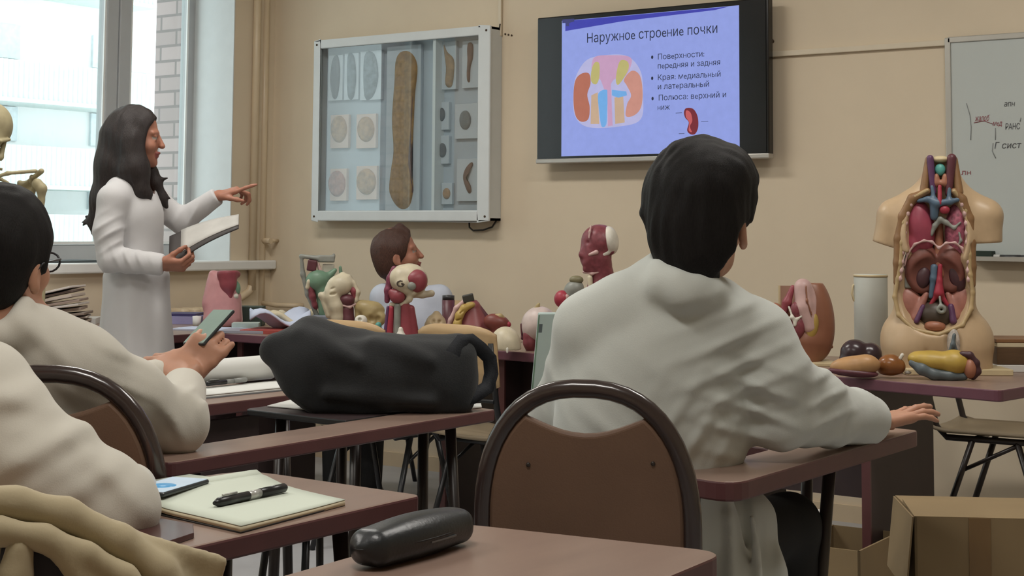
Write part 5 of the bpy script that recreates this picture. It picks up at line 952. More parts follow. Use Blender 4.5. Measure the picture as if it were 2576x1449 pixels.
def hand(b, w, d, n, right=True, s=1., curl=((10, 15, 10),)*4, spread=6, thumb=(.75, .55, .3), tb=12):
    """palm, five jointed fingers; d = wrist to knuckles, n = out of the palm"""
    d = unit(d); n = np.asarray(n, float); n = unit(n-d*(n@d)); t = np.cross(d, n)*(1 if right else -1); w = np.asarray(w, float)
    b.box(w+d*.048*s, (.046*s, .037*s, .0125*s), (d, t, n), rd=.011*s, k=.02); b.ell(w+d*.03*s+t*.024*s+n*.008*s, (.032*s, .016*s, .015*s), (d, t, n), .012)
    L = ((.043, .026, .021), (.047, .029, .022), (.044, .027, .021), (.034, .020, .018)); kn = ((.087, .030), (.092, .0095), (.089, -.0105), (.080, -.0285))
    for i in range(4):
        a = math.radians(spread*(1.5-i)*.7); base = w+(d*kn[i][0]+t*kn[i][1])*s; fd = d*math.cos(a)+t*math.sin(a); ang = 0; p = base; pts = [base-fd*.02*s, base]; r0 = (.0088, .0092, .0088, .0076)[i]*s
        for j in range(3):
            ang += math.radians(curl[i % len(curl)][j]); p = p+(fd*math.cos(ang)+n*math.sin(ang))*L[i][j]*s; pts.append(p)
        b.chain(pts, [r0*1.05, r0*1.06, r0*.97, r0*.9, r0*.74], k=.004)
    p = w+(d*.018+t*.026+n*.004)*s; td = unit(d*thumb[0]+t*thumb[1]+n*thumb[2]); pts = [p]; 
    for j, l in enumerate((.042, .032, .026)):
        p = p+td*l*s; pts.append(p); td = unit(td*math.cos(math.radians(tb))+unit(d*.7+n*.5-t*.4)*math.sin(math.radians(tb)))
    b.chain(pts, [.0145*s, .0112*s, .0100*s, .0078*s], k=.006)
def folds(amp, f=26, seed=1, st=(1, 1, .45)):
    st = np.array(st, np.float32)
    def fn(p):
        q = p*st; a = wnoise(q, f, seed); c = wnoise(q, f*2.3, seed+5); return amp*(np.abs(a)*1.6-.35)+amp*.3*c
    return fn
def pleats(base, L):
    """cloth relief: base noise plus patches of drawn folds (centre, direction across the folds, spacing, reach, depth)"""
    L = [(np.asarray(c, np.float32), unit(d).astype(np.float32), 2*math.pi/s, r, a) for c, d, s, r, a in L]
    def fn(p):
        v = base(p)
        for c, d, f, r, a in L:
            q = p-c; e = np.exp(-(q**2).sum(1)/(r*r)); w = q@d*f+.9*wnoise(p, 18, int(f)%7); v = v-a*.8*e*(np.cos(w)+.35*np.cos(2*w+.6))
        return v
    return fn
def limb(b, pts, rs, k=.03, m=0): return b.chain(pts, rs, k, m)
SK = [M_skin1, M_lip, M_eye, M_iris]; SK2 = [M_skin2, M_lip, M_eye, M_iris]
def shoe(parent, ankle, fwd, m=M_shoe):
    f = unit(np.array([fwd[0], fwd[1], 0])); a = np.array([ankle[0], ankle[1], 0.]); b = Blob(.006)
    b.cap(a+V(0, 0, .045)-f*.03, a+f*.15+V(0, 0, .03), .042, .030, .02).cap(a+V(0, 0, .05), a+V(0, 0, .10), .042, .045, .02).box(a+V(0, 0, -.03)+f*.06, (.3, .2, .03), rd=.001, op=1, k=.002); return b.build('shoe', m, parent)

# --- student in front, seen from behind
Z = 3.08
P1 = rthing('person', 'student in white lab coat seen from behind, dark hair, forearm resting on the desk', 'person', at(1590, 1449, 3.2)*V(1, 1, 0))
hc = at(1760, 545, 3.06); f1 = unit(FH+RT*.34+UP*.02); u1 = UP+RT*-.08
nb = at(1706, 742, 3.04)
sh_r, el_r, wr_r = at(1900, 850, 3.08), at(1962, 1048, 3.10), at(2196, 1066, 3.44)
sh_l, el_l, wr_l = at(1482, 825, 3.08), at(1408, 1040, 3.20), at(1490, 1085, 3.50)
hipc = at(1590, 1400, 3.12); kn_r, an_r = at(1985, 1322, 3.40), at(1990, 1449, 3.42)*V(1, 1, 0)+V(0, 0, .09); kn_l = at(1690, 1372, 3.62); an_l = kn_l*V(1, 1, 0)+V(0, 0, .09)
b = Blob(.004); head(b, hc, f1, u1, 1.05, ear=-.03, neck=nb)
b.ell(at(1650, 900, Z), (.145, .095, .16), np.array([RT, FH, UP]), .05); b.ell(at(1600, 1130, Z+.02), (.13, .09, .20), np.array([RT, FH, UP]), .05); b.ell(hipc, (.15, .11, .12), np.array([RT, FH, UP]), .05)
limb(b, [nb, sh_l, el_l, wr_l], [.055, .045, .036, .026]); limb(b, [nb, sh_r, el_r, wr_r], [.055, .045, .036, .027])
hd = unit(RT*.80+FH*.52+UP*.10); hand(b, wr_r+hd*.012, hd, -UP+hd*.1, True, 1.0, ((-4, 10, 8), (-10, 12, 8), (-4, 14, 10), (2, 16, 12)), 9, (.9, .45, .25)); hand(b, wr_l, FH*.9+RT*.3, -UP, False, 1.0)
limb(b, [hipc+RT*.08, kn_r, an_r], [.07, .05, .036]); limb(b, [hipc-RT*.06, kn_l, an_l], [.07, .05, .036])
b.build('body', SK, P1)
h = Blob(.004); VR = np.array([RT, FH, UP])
h.ell(at(1752, 508, 3.06), (.109, .118, .120), VR, .02); h.ell(at(1762, 470, 3.06), (.098, .11, .098), VR, .02); h.ell(at(1752, 590, 3.02), (.098, .075, .085), VR, .03); h.ell(at(1752, 645, 3.01), (.066, .055, .058), VR, .03); h.cap(at(1752, 660, 2.995), at(1768, 690, 2.99), .040, .018, .02)
h.cap(at(1716, 392, 3.03), at(1772, 376, 3.05), .026, .026, .02); h.ell(at(1835, 440, 3.06), (.045, .07, .05), VR, .03); h.cap(at(1840, 400, 3.06), at(1875, 450, 3.06), .022, .022, .02)
h.cap(at(1626, 545, 3.05), at(1640, 590, 3.03), .014, .010, .02); h.cap(at(1880, 500, 3.05), at(1876, 545, 3.04), .016, .010, .02)
h.ell(hc+f1*.095-UP*.035, (.085, .085, .085), None, .015, 0, 1); h.ell(at(1872, 612, 3.02), (.030, .06, .042), VR, .012, 0, 1); h.ell(at(1838, 672, 3.03), (.034, .07, .04), VR, .014, 0, 1); h.ell(at(1604, 588, 3.04), (.016, .05, .034), VR, .01, 0, 1)
def strands(amp, f=240, seed=3):
    def fn(p):
        q = p*np.array([1, 1, .16], np.float32); return amp*wnoise(q, f, seed)+amp*.8*wnoise(p*np.array([1, 1, .3], np.float32), f*.35, seed+1)
    return fn
h.disp = strands(.0028); h.dm = .007; h.build('hair', M_hairb, P1)
c = Blob(.005)
c.ell(at(1662, 905, Z), (.172, .122, .175), VR, .04); c.ell(at(1610, 1065, Z), (.172, .125, .19), VR, .05); c.ell(at(1592, 1290, Z+.03), (.178, .14, .17), VR, .05); c.ell(at(1770, 1075, 3.11), (.092, .085, .12), VR, .06); c.fc(at(2140, 1042, 3.35), at(2190, 1056, 3.42), .054, .051, .012, rd=.014)
limb(c, [at(1668, 722, 3.05), at(1562, 778, 3.06), sh_l], [.062, .062, .062], .03); limb(c, [at(1716, 764, 3.05), at(1826, 802, 3.05), sh_r], [.058, .058, .066], .04)
limb(c, [sh_l, el_l, wr_l-FH*.03], [.063, .055, .045], .04)
limb(c, [sh_r, at(1945, 935, 3.07), at(2060, 1000, 3.22), at(2148, 1038, 3.37)], [.066, .064, .050, .044], .03); limb(c, [sh_r, el_r, at(2090, 1072, 3.26)], [.062, .058, .045], .04); c.fc(at(2075, 1050, 3.25), at(2188, 1060, 3.42), .060, .046, .02, rd=.01)
c.chain([at(1652, 652, 3.07), at(1664, 672, 3.0), at(1704, 700, 2.965), at(1752, 712, 2.97), at(1790, 708, 3.03)], .015, .014)              # collar
c.chain([at(1636, 690, 3.07), at(1668, 716, 2.99), at(1720, 740, 2.97), at(1780, 738, 2.99), at(1806, 735, 3.06)], .026, .03)
# folds: pull lines at the shoulder, elbow and waist
c.chain([at(1730, 1230, 3.1), at(1780, 1330, 3.08), at(1830, 1449, 3.06), at(1850, 1600, 3.06)], [.06, .055, .05, .045], .04); c.chain([at(1800, 1230, 3.2), at(1880, 1300, 3.16), at(1925, 1449, 3.12), at(1940, 1600, 3.10)], [.06, .045, .036, .03], .04)
for x in (1770, 1835, 1900): c.cap(at(x-10, 1300, 3.03), at(x+10, 1590, 3.01), .007, .010, .014)
c.cap(nb+UP*.035, hc, .058, .058, .008, 0, 1)
c.disp = pleats(folds(.0018, 20, 2), [(at(1860, 920, 2.98), UP*.95-RT*.35, .050, .10, .006), (at(1900, 1040, 2.99), UP*.9+RT*.35, .048, .09, .006), (at(2060, 1000, 3.15), UP*.95-RT*.2, .045, .10, .0045), (at(1560, 1090, 2.95), UP*.8+RT*.55, .07, .10, .004), (at(1400, 980, 3.1), RT*.9+UP*.3, .045, .08, .004), (at(1760, 1100, 2.95), UP*.5-RT*.8, .06, .10, .004), (at(1830, 1400, 3.05), RT, .06, .16, .006)]); c.dm = .016; c.build('lab_coat', M_coat, P1)
t = Blob(.006); limb(t, [hipc, hipc+RT*.06, kn_r, kn_r*V(1, 1, 0)+V(0, 0, .30), an_r+V(0, 0, .02)], [.12, .10, .064, .058, .055], .03); limb(t, [hipc-RT*.06, kn_l, an_l+V(0, 0, .02)], [.10, .066, .055], .03); t.disp = folds(.002, 20, 8); t.dm = .005; t.build('trousers', M_trous, P1)
shoe(P1, an_r, RT*.5+FH); shoe(P1, an_l, RT*.2+FH)
MB().tube([wr_r+hd*.004+(unit(np.cross(hd, UP))*math.cos(a)*.036+UP*math.sin(a)*.030) for a in np.linspace(0, 2*math.pi, 20, endpoint=False)], .005, 8, closed=True).build('wristband', M_shoe, P1)

# --- student with the phone
P2 = rthing('person', 'student in ivory lab coat and glasses at the left, holding up a phone', 'person', at(140, 1449, 3.1)*V(1, 1, 0))
hc = at(8, 640, 2.98); f2 = unit(FH*.96+RT*.27-UP*.10); nb = at(-10, 812, 2.97)
sh_r, el_r, wr_r = at(205, 915, 2.98), at(440, 1062, 3.18), at(468, 958, 3.40)
sh_l, el_l, wr_l = at(-130, 905, 3.12), at(120, 1010, 3.34), at(462, 938, 3.44)
hipc = at(110, 1370, 3.02); kn_r = at(330, 1320, 3.42); kn_l = at(130, 1300, 3.55)
b = Blob(.004); P = head(b, hc, f2, UP+RT*.05, 1.0, ear=-.034, neck=nb)
b.ell(at(60, 960, 3.05), (.14, .095, .15), VR, .05); b.ell(at(80, 1150, 3.05), (.125, .09, .18), VR, .05); b.ell(hipc, (.145, .11, .12), VR, .05)
limb(b, [nb, sh_r, el_r, wr_r], [.055, .045, .036, .025]); limb(b, [nb, sh_l, el_l, wr_l], [.055, .045, .036, .025])
hr = unit(-RT*.86+UP*.14+FH*.35); hand(b, wr_r+hr*-.01+UP*.012, unit(-RT*.62+UP*.30+FH*.4), FH*.6-UP*.55-RT*.3, True, 1.0, ((25, 30, 20), (28, 32, 20), (30, 34, 22), (32, 36, 24)), 5, (.8, .5, .35))
hl = unit(RT*.52+UP*.74+FH*.25); hand(b, wr_l-hl*.005, hl, FH*.75-RT*.25-UP*.35, False, 1.0, ((48, 62, 38), (50, 64, 38), (52, 66, 38), (54, 66, 38)), 2, (.95, .25, -.10), 6)
limb(b, [hipc+RT*.07, kn_r, kn_r*V(1, 1, 0)+V(0, 0, .09)], [.07, .05, .036]); limb(b, [hipc-RT*.07, kn_l, kn_l*V(1, 1, 0)+V(0, 0, .09)], [.07, .05, .036])
b.build('body', SK, P2)
h = Blob(.004); R2 = np.array([unit(f2*V(1, 1, 0)), np.cross(unit(f2*V(1, 1, 0)), UP), UP])
h.ell(hc-f2*.016+UP*.036, (.110, .092, .101), R2, .02); h.ell(hc-f2*.045-UP*.01, (.075, .086, .09), R2, .03); h.ell(hc-f2*.05-UP*.065, (.05, .062, .055), R2, .03); h.cap(hc+f2*.02+UP*.03+np.cross(f2, UP)*.066, hc+f2*.012-UP*.03+np.cross(f2, UP)*.078, .022, .010, .02)
h.ell(hc+f2*.092-UP*.02, (.070, .10, .085), R2, .015, 0, 1); h.ell(hc+f2*.03-UP*.085+np.cross(f2, UP)*.075, (.045, .03, .05), R2, .01, 0, 1); h.disp = strands(.002, 260, 11); h.dm = .006; h.build('hair', M_hairb, P2)
g = MB(); 
for s in (-1, 1):
    o = P(.108, s*.033, -.004); ux = unit(np.cross(f2, UP)); uy = np.cross(ux, f2); g.tube([o+ux*.024*math.cos(a)+uy*.019*math.sin(a) for a in np.linspace(0, 6.283, 16, endpoint=False)], .0022, 8, closed=True)
    g.tube([P(.106, s*.055, .004), P(.08, s*.075, .002), P(.0, s*.088, -.012), P(-.015, s*.085, -.03)], .002, 8)
g.tube([P(.110, -.010, 0), P(.112, 0, .002), P(.110, .010, 0)], .002, 8); G = g.build('glasses', M_acet, P2)
c = Blob(.005)
c.ell(at(55, 985, 3.04), (.172, .125, .165), VR, .05); c.ell(at(75, 1150, 3.05), (.165, .125, .18), VR, .05); c.ell(at(100, 1330, 3.05), (.175, .145, .15), VR, .05)
limb(c, [at(0, 848, 2.98), at(110, 880, 2.98), sh_r], [.066, .062, .064], .05); limb(c, [at(-20, 848, 3.0), sh_l], [.066, .06], .05)
limb(c, [sh_r, at(330, 990, 3.08), el_r], [.064, .060, .058], .04); c.fc(el_r-(wr_r-el_r)*.1, el_r+(wr_r-el_r)*.86, .062, .047, .03, rd=.014); c.ell(el_r, (.058, .058, .058), None, .03)
limb(c, [sh_l, el_l, wr_l-unit(wr_l-el_l)*.06], [.06, .055, .042], .04)
c.chain([at(60, 770, 2.94), at(48, 812, 2.91), at(0, 842, 2.89), at(-60, 842, 2.92)], .020, .015); c.chain([at(78, 800, 2.97), at(60, 838, 2.92), at(0, 865, 2.90)], .022, .03)
c.cap(nb-UP*.04, hc, .064, .060, .008, 0, 1); c.disp = pleats(folds(.0016, 20, 4), [(at(430, 1050, 3.1), RT*.9+UP*.3, .05, .06, .006), (at(300, 960, 2.98), UP*.8+RT*.5, .05, .08, .004), (at(470, 1010, 3.2), RT*.8-UP*.4, .04, .05, .005), (at(150, 900, 2.88), UP*.7+RT*.6, .07, .10, .003)]); c.dm = .014; c.build('lab_coat', M_coat2, P2)
t = Blob(.007); limb(t, [hipc, kn_r, kn_r*V(1, 1, 0)+V(0, 0, .1)], [.12, .066, .055], .03); limb(t, [hipc-RT*.06, kn_l, kn_l*V(1, 1, 0)+V(0, 0, .1)], [.10, .066, .055], .03); t.build('trousers', M_trous, P2); shoe(P2, kn_r, FH); shoe(P2, kn_l, FH)
# the phone in the hands
M_phone = mat('dark_phone_body', '#2b2f31', .3); M_glassg = mat('greenish_phone_screen', '#8fa39b', .15, var=.05); M_scrw = emis('white_phone_screen', '#c4d4de', .9); M_scrb = emis('blue_phone_screen', '#5fa4cf', .9)
def phone(name, label, c, L, W, m, s=1.):
    L = unit(L); W = unit(W-L*(np.asarray(W)@L)); N = np.cross(L, W); t = rthing(name, label, 'phone', c-N*.004); MB().box(c, (.074*s, .036*s, .0042), (L, W, N)).build('body', M_phone, t, bevel=.004, seg=3)
    MB().box(c+N*.0043, (.070*s, .033*s, .0004), (L, W, N)).build('screen', m, t); return t, N
LP = unit(RT*.40+UP*.56+FH*.72); WP = unit(-RT*.66+FH*.62+UP*.12)
pc = at(526, 824, 3.50); n = np.cross(LP, unit(WP-LP*(WP@LP)))
if n@FH > 0: WP = -WP
phone('phone', 'phone with pale green screen held up by the student at the left', pc, LP, WP, M_glassg, .86)

# --- neighbour at the left edge
P3 = rthing('person', 'person in rumpled white lab coat mostly cut off by the left edge', 'person', at(-300, 1449, 2.55)*V(1, 1, 0))
hc = at(-290, 600, 2.52); f3 = unit(FH*.75+RT*.6-UP*.1); nb = at(-290, 812, 2.5); R3 = np.array([RT, FH, UP])
sh, el, wr = at(-42, 988, 2.36), at(285, 1282, 2.36), at(335, 1222, 2.66)
sl_, el2, wr2 = at(-470, 960, 2.62), at(-380, 1200, 2.8), at(-60, 1215, 2.95)
hipc = at(-290, 1430, 2.55); kn = at(40, 1420, 2.85)
b = Blob(.0045); head(b, hc, f3, UP, 1.05, neck=nb); b.ell(at(-270, 980, 2.5), (.14, .095, .16), VR, .05); b.ell(at(-285, 1210, 2.52), (.13, .09, .18), VR, .05); b.ell(hipc, (.15, .11, .12), VR, .05)
limb(b, [nb, sh, el, wr], [.055, .045, .036, .026]); limb(b, [nb, sl_, el2, wr2], [.055, .045, .036, .026]); hand(b, wr, FH*.8-RT*.25, -UP, True, 1., ((15, 20, 12),)*4); hand(b, wr2, FH*.6+RT*.5, -UP, False, 1., ((15, 20, 12),)*4); limb(b, [hipc, kn, kn*V(1, 1, 0)+V(0, 0, .09)], [.07, .05, .036]); limb(b, [hipc-RT*.08, kn-RT*.2, (kn-RT*.2)*V(1, 1, 0)+V(0, 0, .09)], [.07, .05, .036])
b.build('body', SK, P3)
h = Blob(.005); Rf = np.array([unit(f3*V(1, 1, 0)), np.cross(unit(f3*V(1, 1, 0)), UP), UP]); h.ell(hc-f3*.016+UP*.045, (.11, .09, .1), Rf, .02); h.ell(hc-f3*.045-UP*.02, (.07, .085, .09), Rf, .03); h.ell(hc+f3*.09-UP*.03, (.07, .1, .085), Rf, .015, 0, 1); h.disp = strands(.002, 240, 21); h.dm = .006; h.build('hair', M_hairb, P3)
c = Blob(.005); c.ell(at(-280, 1020, 2.5), (.16, .12, .16), VR, .05); c.ell(at(-270, 1210, 2.52), (.165, .12, .18), VR, .05); c.ell(hipc+UP*.05, (.175, .14, .15), VR, .05)
limb(c, [at(-280, 850, 2.5), at(-160, 925, 2.43), sh], [.066, .066, .068], .05); limb(c, [at(-290, 850, 2.5), sl_, el2, wr2-FH*.05], [.066, .06, .055, .045], .05)
limb(c, [sh, at(38, 1100, 2.34), at(112, 1192, 2.33), el], [.068, .068, .071, .060], .04); limb(c, [el, el+(wr-el)*.8], [.060, .046], .04)
for a, e, r in (((130, 1120, 2.36), (205, 1112, 2.36), .034), ((270, 1200, 2.36), (320, 1225, 2.36), .036)): c.cap(at(*a), at(*e), r, r*.7, .03)
c.cap(nb-UP*.04, hc, .064, .060, .008, 0, 1); c.disp = pleats(folds(.003, 18, 6), [(at(120, 1100, 2.27), UP*.75-RT*.6, .09, .12, .006), (at(280, 1200, 2.3), UP*.6+RT*.7, .08, .08, .005), (at(30, 1000, 2.27), UP*.9+RT*.2, .08, .09, .004)]); c.dm = .02; c.build('lab_coat', M_coat2, P3)
t = Blob(.008); limb(t, [hipc, kn, kn*V(1, 1, 0)+V(0, 0, .1)], [.12, .066, .055], .03); limb(t, [hipc-RT*.08, kn-RT*.2, (kn-RT*.2)*V(1, 1, 0)+V(0, 0, .1)], [.1, .066, .055], .03); t.build('trousers', M_trous, P3); shoe(P3, kn, FH); shoe(P3, kn-RT*.2, FH)

# --- lecturer by the window
Z = 6.22; g = Z/F; L4 = lambda x, y, d=0: at(x, y, Z-d*g)
P4 = rthing('person', 'lecturer with long dark hair in a white coat by the window, pointing to the television', 'person', at(340, 1300, Z)*V(1, 1, 0))
hc = L4(341, 346); f4 = unit(RT+FH*.12-UP*.02); nb = L4(334, 448)
sh_r, el_r, wr_r = L4(285, 502, 88), L4(278, 650, 112), L4(408, 666, 108)
sh_l, el_l, wr_l = L4(385, 502, -80), L4(455, 558, -96), L4(548, 492, -80)
hip = L4(345, 745)
b = Blob(.004); head(b, hc, f4, UP, .98, neck=nb)
VL = np.array([RT, FH, UP]); b.ell(L4(338, 545), (.085, .11, .13), VL, .04); b.ell(L4(342, 660), (.08, .10, .14), VL, .04); b.ell(hip, (.095, .10, .12), VL, .04)
limb(b, [nb, sh_r, el_r, wr_r], [.045, .04, .032, .022]); limb(b, [nb, sh_l, el_l, wr_l], [.045, .04, .032, .022])
hand(b, wr_r, unit(RT*.95-UP*.02-FH*.1), UP*.7+FH*.5, True, .95, ((50, 60, 35),)*4, 2, (.8, .3, .6), 10)
hand(b, wr_l, unit(RT*.93+UP*.28), -UP*.8+FH*.2, False, .95, ((-6, 4, 4), (38, 60, 40), (52, 66, 40), (60, 66, 40)), 2, (.85, .4, .35), 15)
for d in (28, -28): limb(b, [hip-FH*d*g*.9, L4(345, 1020, d), L4(340, 1265, d)], [.07, .05, .035])
b.build('body', SK2, P4)
h = Blob(.004)
h.ell(L4(333, 328), (.110, .092, .106), VL, .02); h.chain([L4(300, 345, 6), L4(285, 420, 10), L4(262, 500, 14), L4(238, 560, 16)], [.078, .072, .052, .026], .03); h.chain([L4(330, 360, 34), L4(335, 430, 40), L4(352, 480, 44), L4(372, 490, 40)], [.060, .062, .040, .016], .03); h.chain([L4(318, 400, -20), L4(300, 470, -10), L4(270, 520, 0)], [.07, .06, .04], .03)
h.chain([L4(378, 415, -30), L4(390, 460, -30), L4(408, 500, -34), L4(420, 520, -36)], [.026, .024, .018, .008], .02)
for x, y, x2, y2, d in ((240, 540, 208, 568, 20), (232, 560, 232, 590, 18), (250, 540, 216, 545, 10), (395, 455, 420, 448, -30), (402, 480, 428, 500, -34), (370, 480, 378, 505, 40), (225, 555, 205, 560, 14)): h.cap(L4(x, y, d), L4(x2, y2, d), .010, .004, .012)
Rf = np.array([f4, np.cross(f4, UP), UP]); h.ell(hc+f4*.094-UP*.022, (.054, .12, .10), Rf, .012, 0, 1)
h.disp = strands(.0035, 200, 31); h.dm = .009; h.build('hair', M_haird, P4)
c = Blob(.005)
c.ell(L4(340, 550), (.112, .140, .14), VL, .04); c.ell(L4(345, 650), (.104, .130, .17), VL, .05); c.fc(L4(342, 690), L4(340, 1035), .120, .178, .08, rd=.01)
limb(c, [L4(332, 470), L4(305, 482, 45), sh_r], [.055, .055, .058], .04); limb(c, [L4(340, 470, -6), sh_l], [.055, .056], .04)
limb(c, [sh_r, L4(272, 580, 104), el_r], [.060, .056, .052], .02); c.fc(el_r-RT*.02, L4(412, 666, 108), .054, .041, .015, rd=.01); limb(c, [sh_l, el_l], [.056, .050], .03); c.fc(el_l-unit(wr_l-el_l)*.02, wr_l-unit(wr_l-el_l)*.0, .050, .038, .03, rd=.006)
c.cap(nb-UP*.05+f4*.03, hc, .058, .058, .008, 0, 1); c.disp = pleats(folds(.0018, 20, 12), [(L4(330, 880, 80), RT, .11, .26, .006), (L4(275, 590, 140), UP*.8-RT*.5, .045, .07, .005), (L4(325, 660, 140), RT*.9+UP*.4, .04, .07, .005), (L4(480, 540, -40), RT*.8-UP*.4, .05, .07, .005)]); c.dm = .014; c.build('lab_coat', M_coat3, P4)
for d in (28, -28): shoe(P4, L4(340, 1300, d), RT)
MB().tube([L4(345, 470, 20), L4(356, 492, 26), L4(372, 498, 10), L4(378, 490, -10)], .003, 8).build('necklace', M_acet, P4)
# what she holds
t = rthing('clipboard', 'dark clipboard with pale sheets held by the lecturer at waist height', 'clipboard', L4(520, 615, 100))
def sheet_surface(off): return [[L4(425+(600-425)*i/12, 672-(672-574)*(i/12)-8*math.sin(i/12*math.pi), 112-j*14)+UP*(.020*j*(1-i/20))+UP*off for j in range(7)] for i in range(13)]
MB().grid(sheet_surface(0)).build('board', mat('charcoal_clipboard', '#4a4645', .5), t, solid=.006); MB().grid([r[1:] for r in sheet_surface(.006)[2:]]).build('sheets', mat('grey_white_sheets', '#bab8b3', .8), t, solid=.003)

# --- seated woman behind the models
Z = 7.22; g = Z/F; L5 = lambda x, y, d=0: at(x, y, Z-d*g)
P5 = rthing('person', 'woman with short auburn hair seated behind the models, looking up towards the television', 'person', L5(1030, 1100)*V(1, 1, 0))
hc = L5(1000, 640); f5 = unit(RT*.93+FH*.05+UP*.20); nb = L5(1020, 725); hip = L5(1035, 1000)
sh_l, sh_r = L5(1105, 750), L5(965, 748)
b = Blob(.0045); head(b, hc, f5, UP-RT*.1, .98, neck=nb); b.ell(L5(1032, 810), (.125, .09, .13), VL, .04); b.ell(L5(1034, 920), (.12, .09, .15), VL, .04); b.ell(hip, (.15, .11, .11), VL, .04)
for s, e, w in ((sh_l, L5(1140, 860, 20), L5(1100, 858, 120)), (sh_r, L5(950, 870, 20), L5(1000, 858, 120))): limb(b, [nb, s, e, w], [.045, .04, .032, .023])
hand(b, L5(1100, 858, 120), -FH*.7-RT*.5, -UP, False, .95); hand(b, L5(1000, 858, 120), -FH*.7+RT*.5, -UP, True, .95)
for d in (-.08, .08): limb(b, [hip+RT*d, hip+RT*d-V(0, .40, -.0), (hip+RT*d-V(0, .40, 0))*V(1, 1, 0)+V(0, 0, .09)], [.07, .05, .036])
b.build('body', SK2, P5)
h = Blob(.0045); Rf = np.array([f5, np.cross(f5, unit(UP-f5*f5[2])), unit(UP-f5*f5[2])]); u5 = Rf[2]
h.ell(hc-f5*.016+u5*.030, (.106, .088, .096), Rf, .02); h.ell(hc-f5*.05-u5*.03, (.066, .078, .080), Rf, .03); h.cap(hc+f5*.035+u5*.115, hc+f5*.065+u5*.095, .026, .014, .02); h.cap(hc-f5*.03-u5*.09, hc-f5*.045-u5*.115, .045, .03, .02); h.ell(hc+f5*.098-u5*.035, (.064, .12, .105), Rf, .012, 0, 1)
h.disp = strands(.003, 210, 41); h.dm = .008; h.build('hair', M_hairw, P5)
c = Blob(.005); c.ell(L5(1032, 815), (.15, .11, .15), VL, .04); c.ell(L5(1034, 930), (.14, .11, .16), VL, .04)
for s, e, w in ((sh_l, L5(1140, 860, 20), L5(1105, 858, 100)), (sh_r, L5(950, 870, 20), L5(996, 858, 100))): limb(c, [nb-UP*.03, s, e, w], [.055, .055, .048, .038], .035)
c.chain([L5(1000, 712, 16), L5(1022, 728, 26), L5(1050, 718, 16), L5(1062, 700, 0)], .016, .012); c.cap(nb-UP*.04, hc, .056, .056, .008, 0, 1); c.disp = folds(.003, 24, 15); c.dm = .007; c.build('blouse', M_blouse, P5)
t = Blob(.008)
for d in (-.08, .08): limb(t, [hip, hip+RT*d, hip+RT*d-V(0, .40, 0), (hip+RT*d-V(0, .40, 0))*V(1, 1, 0)+V(0, 0, .1)], [.12, .09, .062, .05], .03); shoe(P5, hip+RT*d-V(0, .40, 0), V(0, -1, 0))
t.build('trousers', M_trous, P5)
p = hip*V(1, 1, 0)+V(0, .06, 0); ply_chair('plywood chair on which the woman behind the models sits', p, math.radians(-90), M_black, M_plyd)
# ------------------------------------------------------------------ things on the student desks
M_bag = mat('black_bag_fabric', '#202224', .8, var=.12, scale=12, bump=.25, bscale=250, sheen=.1); M_strap = mat('navy_black_webbing', '#1e2127', .7, bump=.3, bscale=300)
M_case = mat('black_leatherette', '#1f2327', .34, var=.06, bump=.1, bscale=200, spec=.5)
# black bag
Z = 3.92; g = Z/F
B = rthing('duffel_bag', 'large black fabric bag lying on the middle desk with its strap over the plywood chair', 'bag', at(950, 1040, Z)*V(1, 1, 0)+V(0, 0, TT))
zb = at_y(Z)
pr = [('e', 800, 925, 0, 105, 105, 92), ('e', 960, 950, 0, 150, 108, 108), ('e', 1090, 955, 0, 100, 100, 96), ('b', 980, 950, 0, 205, 88, 78, dict(rd=34, k=40)), ('c', 690, 880, 0, 780, 900, 0, 40, 80), ('c', 700, 862, 10, 775, 838, 0, 22, 30), ('c', 775, 830, -10, 900, 862, -10, 24, 30), ('c', 1060, 872, 0, 1165, 880, 0, 24, 22), ('e', 1160, 930, 0, 32, 80, 60),
      ('c', 760, 840, 40, 900, 900, 100, 10, 6), ('c', 940, 862, 60, 1080, 900, 96, 8, 5), ('c', 830, 980, 96, 1080, 1000, 100, 7, 6), ('c', 700, 900, 30, 770, 980, 60, 10, 8),
      ('b', 950, zb+60, 0, 400, 60, 300, dict(op=1, k=3, rd=1))]
shape(B, 'bag_body', M_bag, Z, pr, h=.005, k=34, disp=folds(.005, 20, 33, (1, 1, 1)), dm=.012)
def ribbon(name, pts, w, wdir, m, parent, th=.004):
    P = [[np.asarray(p)+np.asarray(d)*(k*w/2) for k in (-1, 0, 1)] for p, d in zip(pts, wdir if isinstance(wdir, list) else [unit(wdir)]*len(pts))]
    b = MB(); b.grid(P); return b.build(name, m, parent, solid=th)
st = [at(x, y, Zs) for x, y, Zs in ((1130, 930, 3.86), (1140, 886, 3.86), (1160, 858, 3.88), (1182, 856, 3.9), (1210, 878, 3.92), (1232, 902, 3.94), (1236, 940, 3.94), (1226, 975, 3.92), (1190, 998, 3.88), (1150, 1004, 3.86))]
tn = [unit(st[min(i+1, 9)]-st[max(i-1, 0)]) for i in range(10)]; ribbon('strap', st, .036, [unit(np.cross(t, FH)) for t in tn], M_strap, B)
shape(B, 'zip_pull', M_alu, Z, [('c', 664, 872, 18, 672, 862, 18, 3, 2)], h=.002)
def note_at(x, y, z=TT): return on(x, y, z)
def quad_sheet(name, label, px, z0, th, m, cat, group=None):
    P = [on(x, y, z0+th) for x, y in px]; b = MB(); b.add([p-V(0, 0, th) for p in P]+P, [(3, 2, 1, 0), (4, 5, 6, 7)]+[(i, (i+1) % 4, 4+(i+1) % 4, 4+i) for i in range(4)]); return tag(b.build(name, m, bevel=.001), label, cat, group)
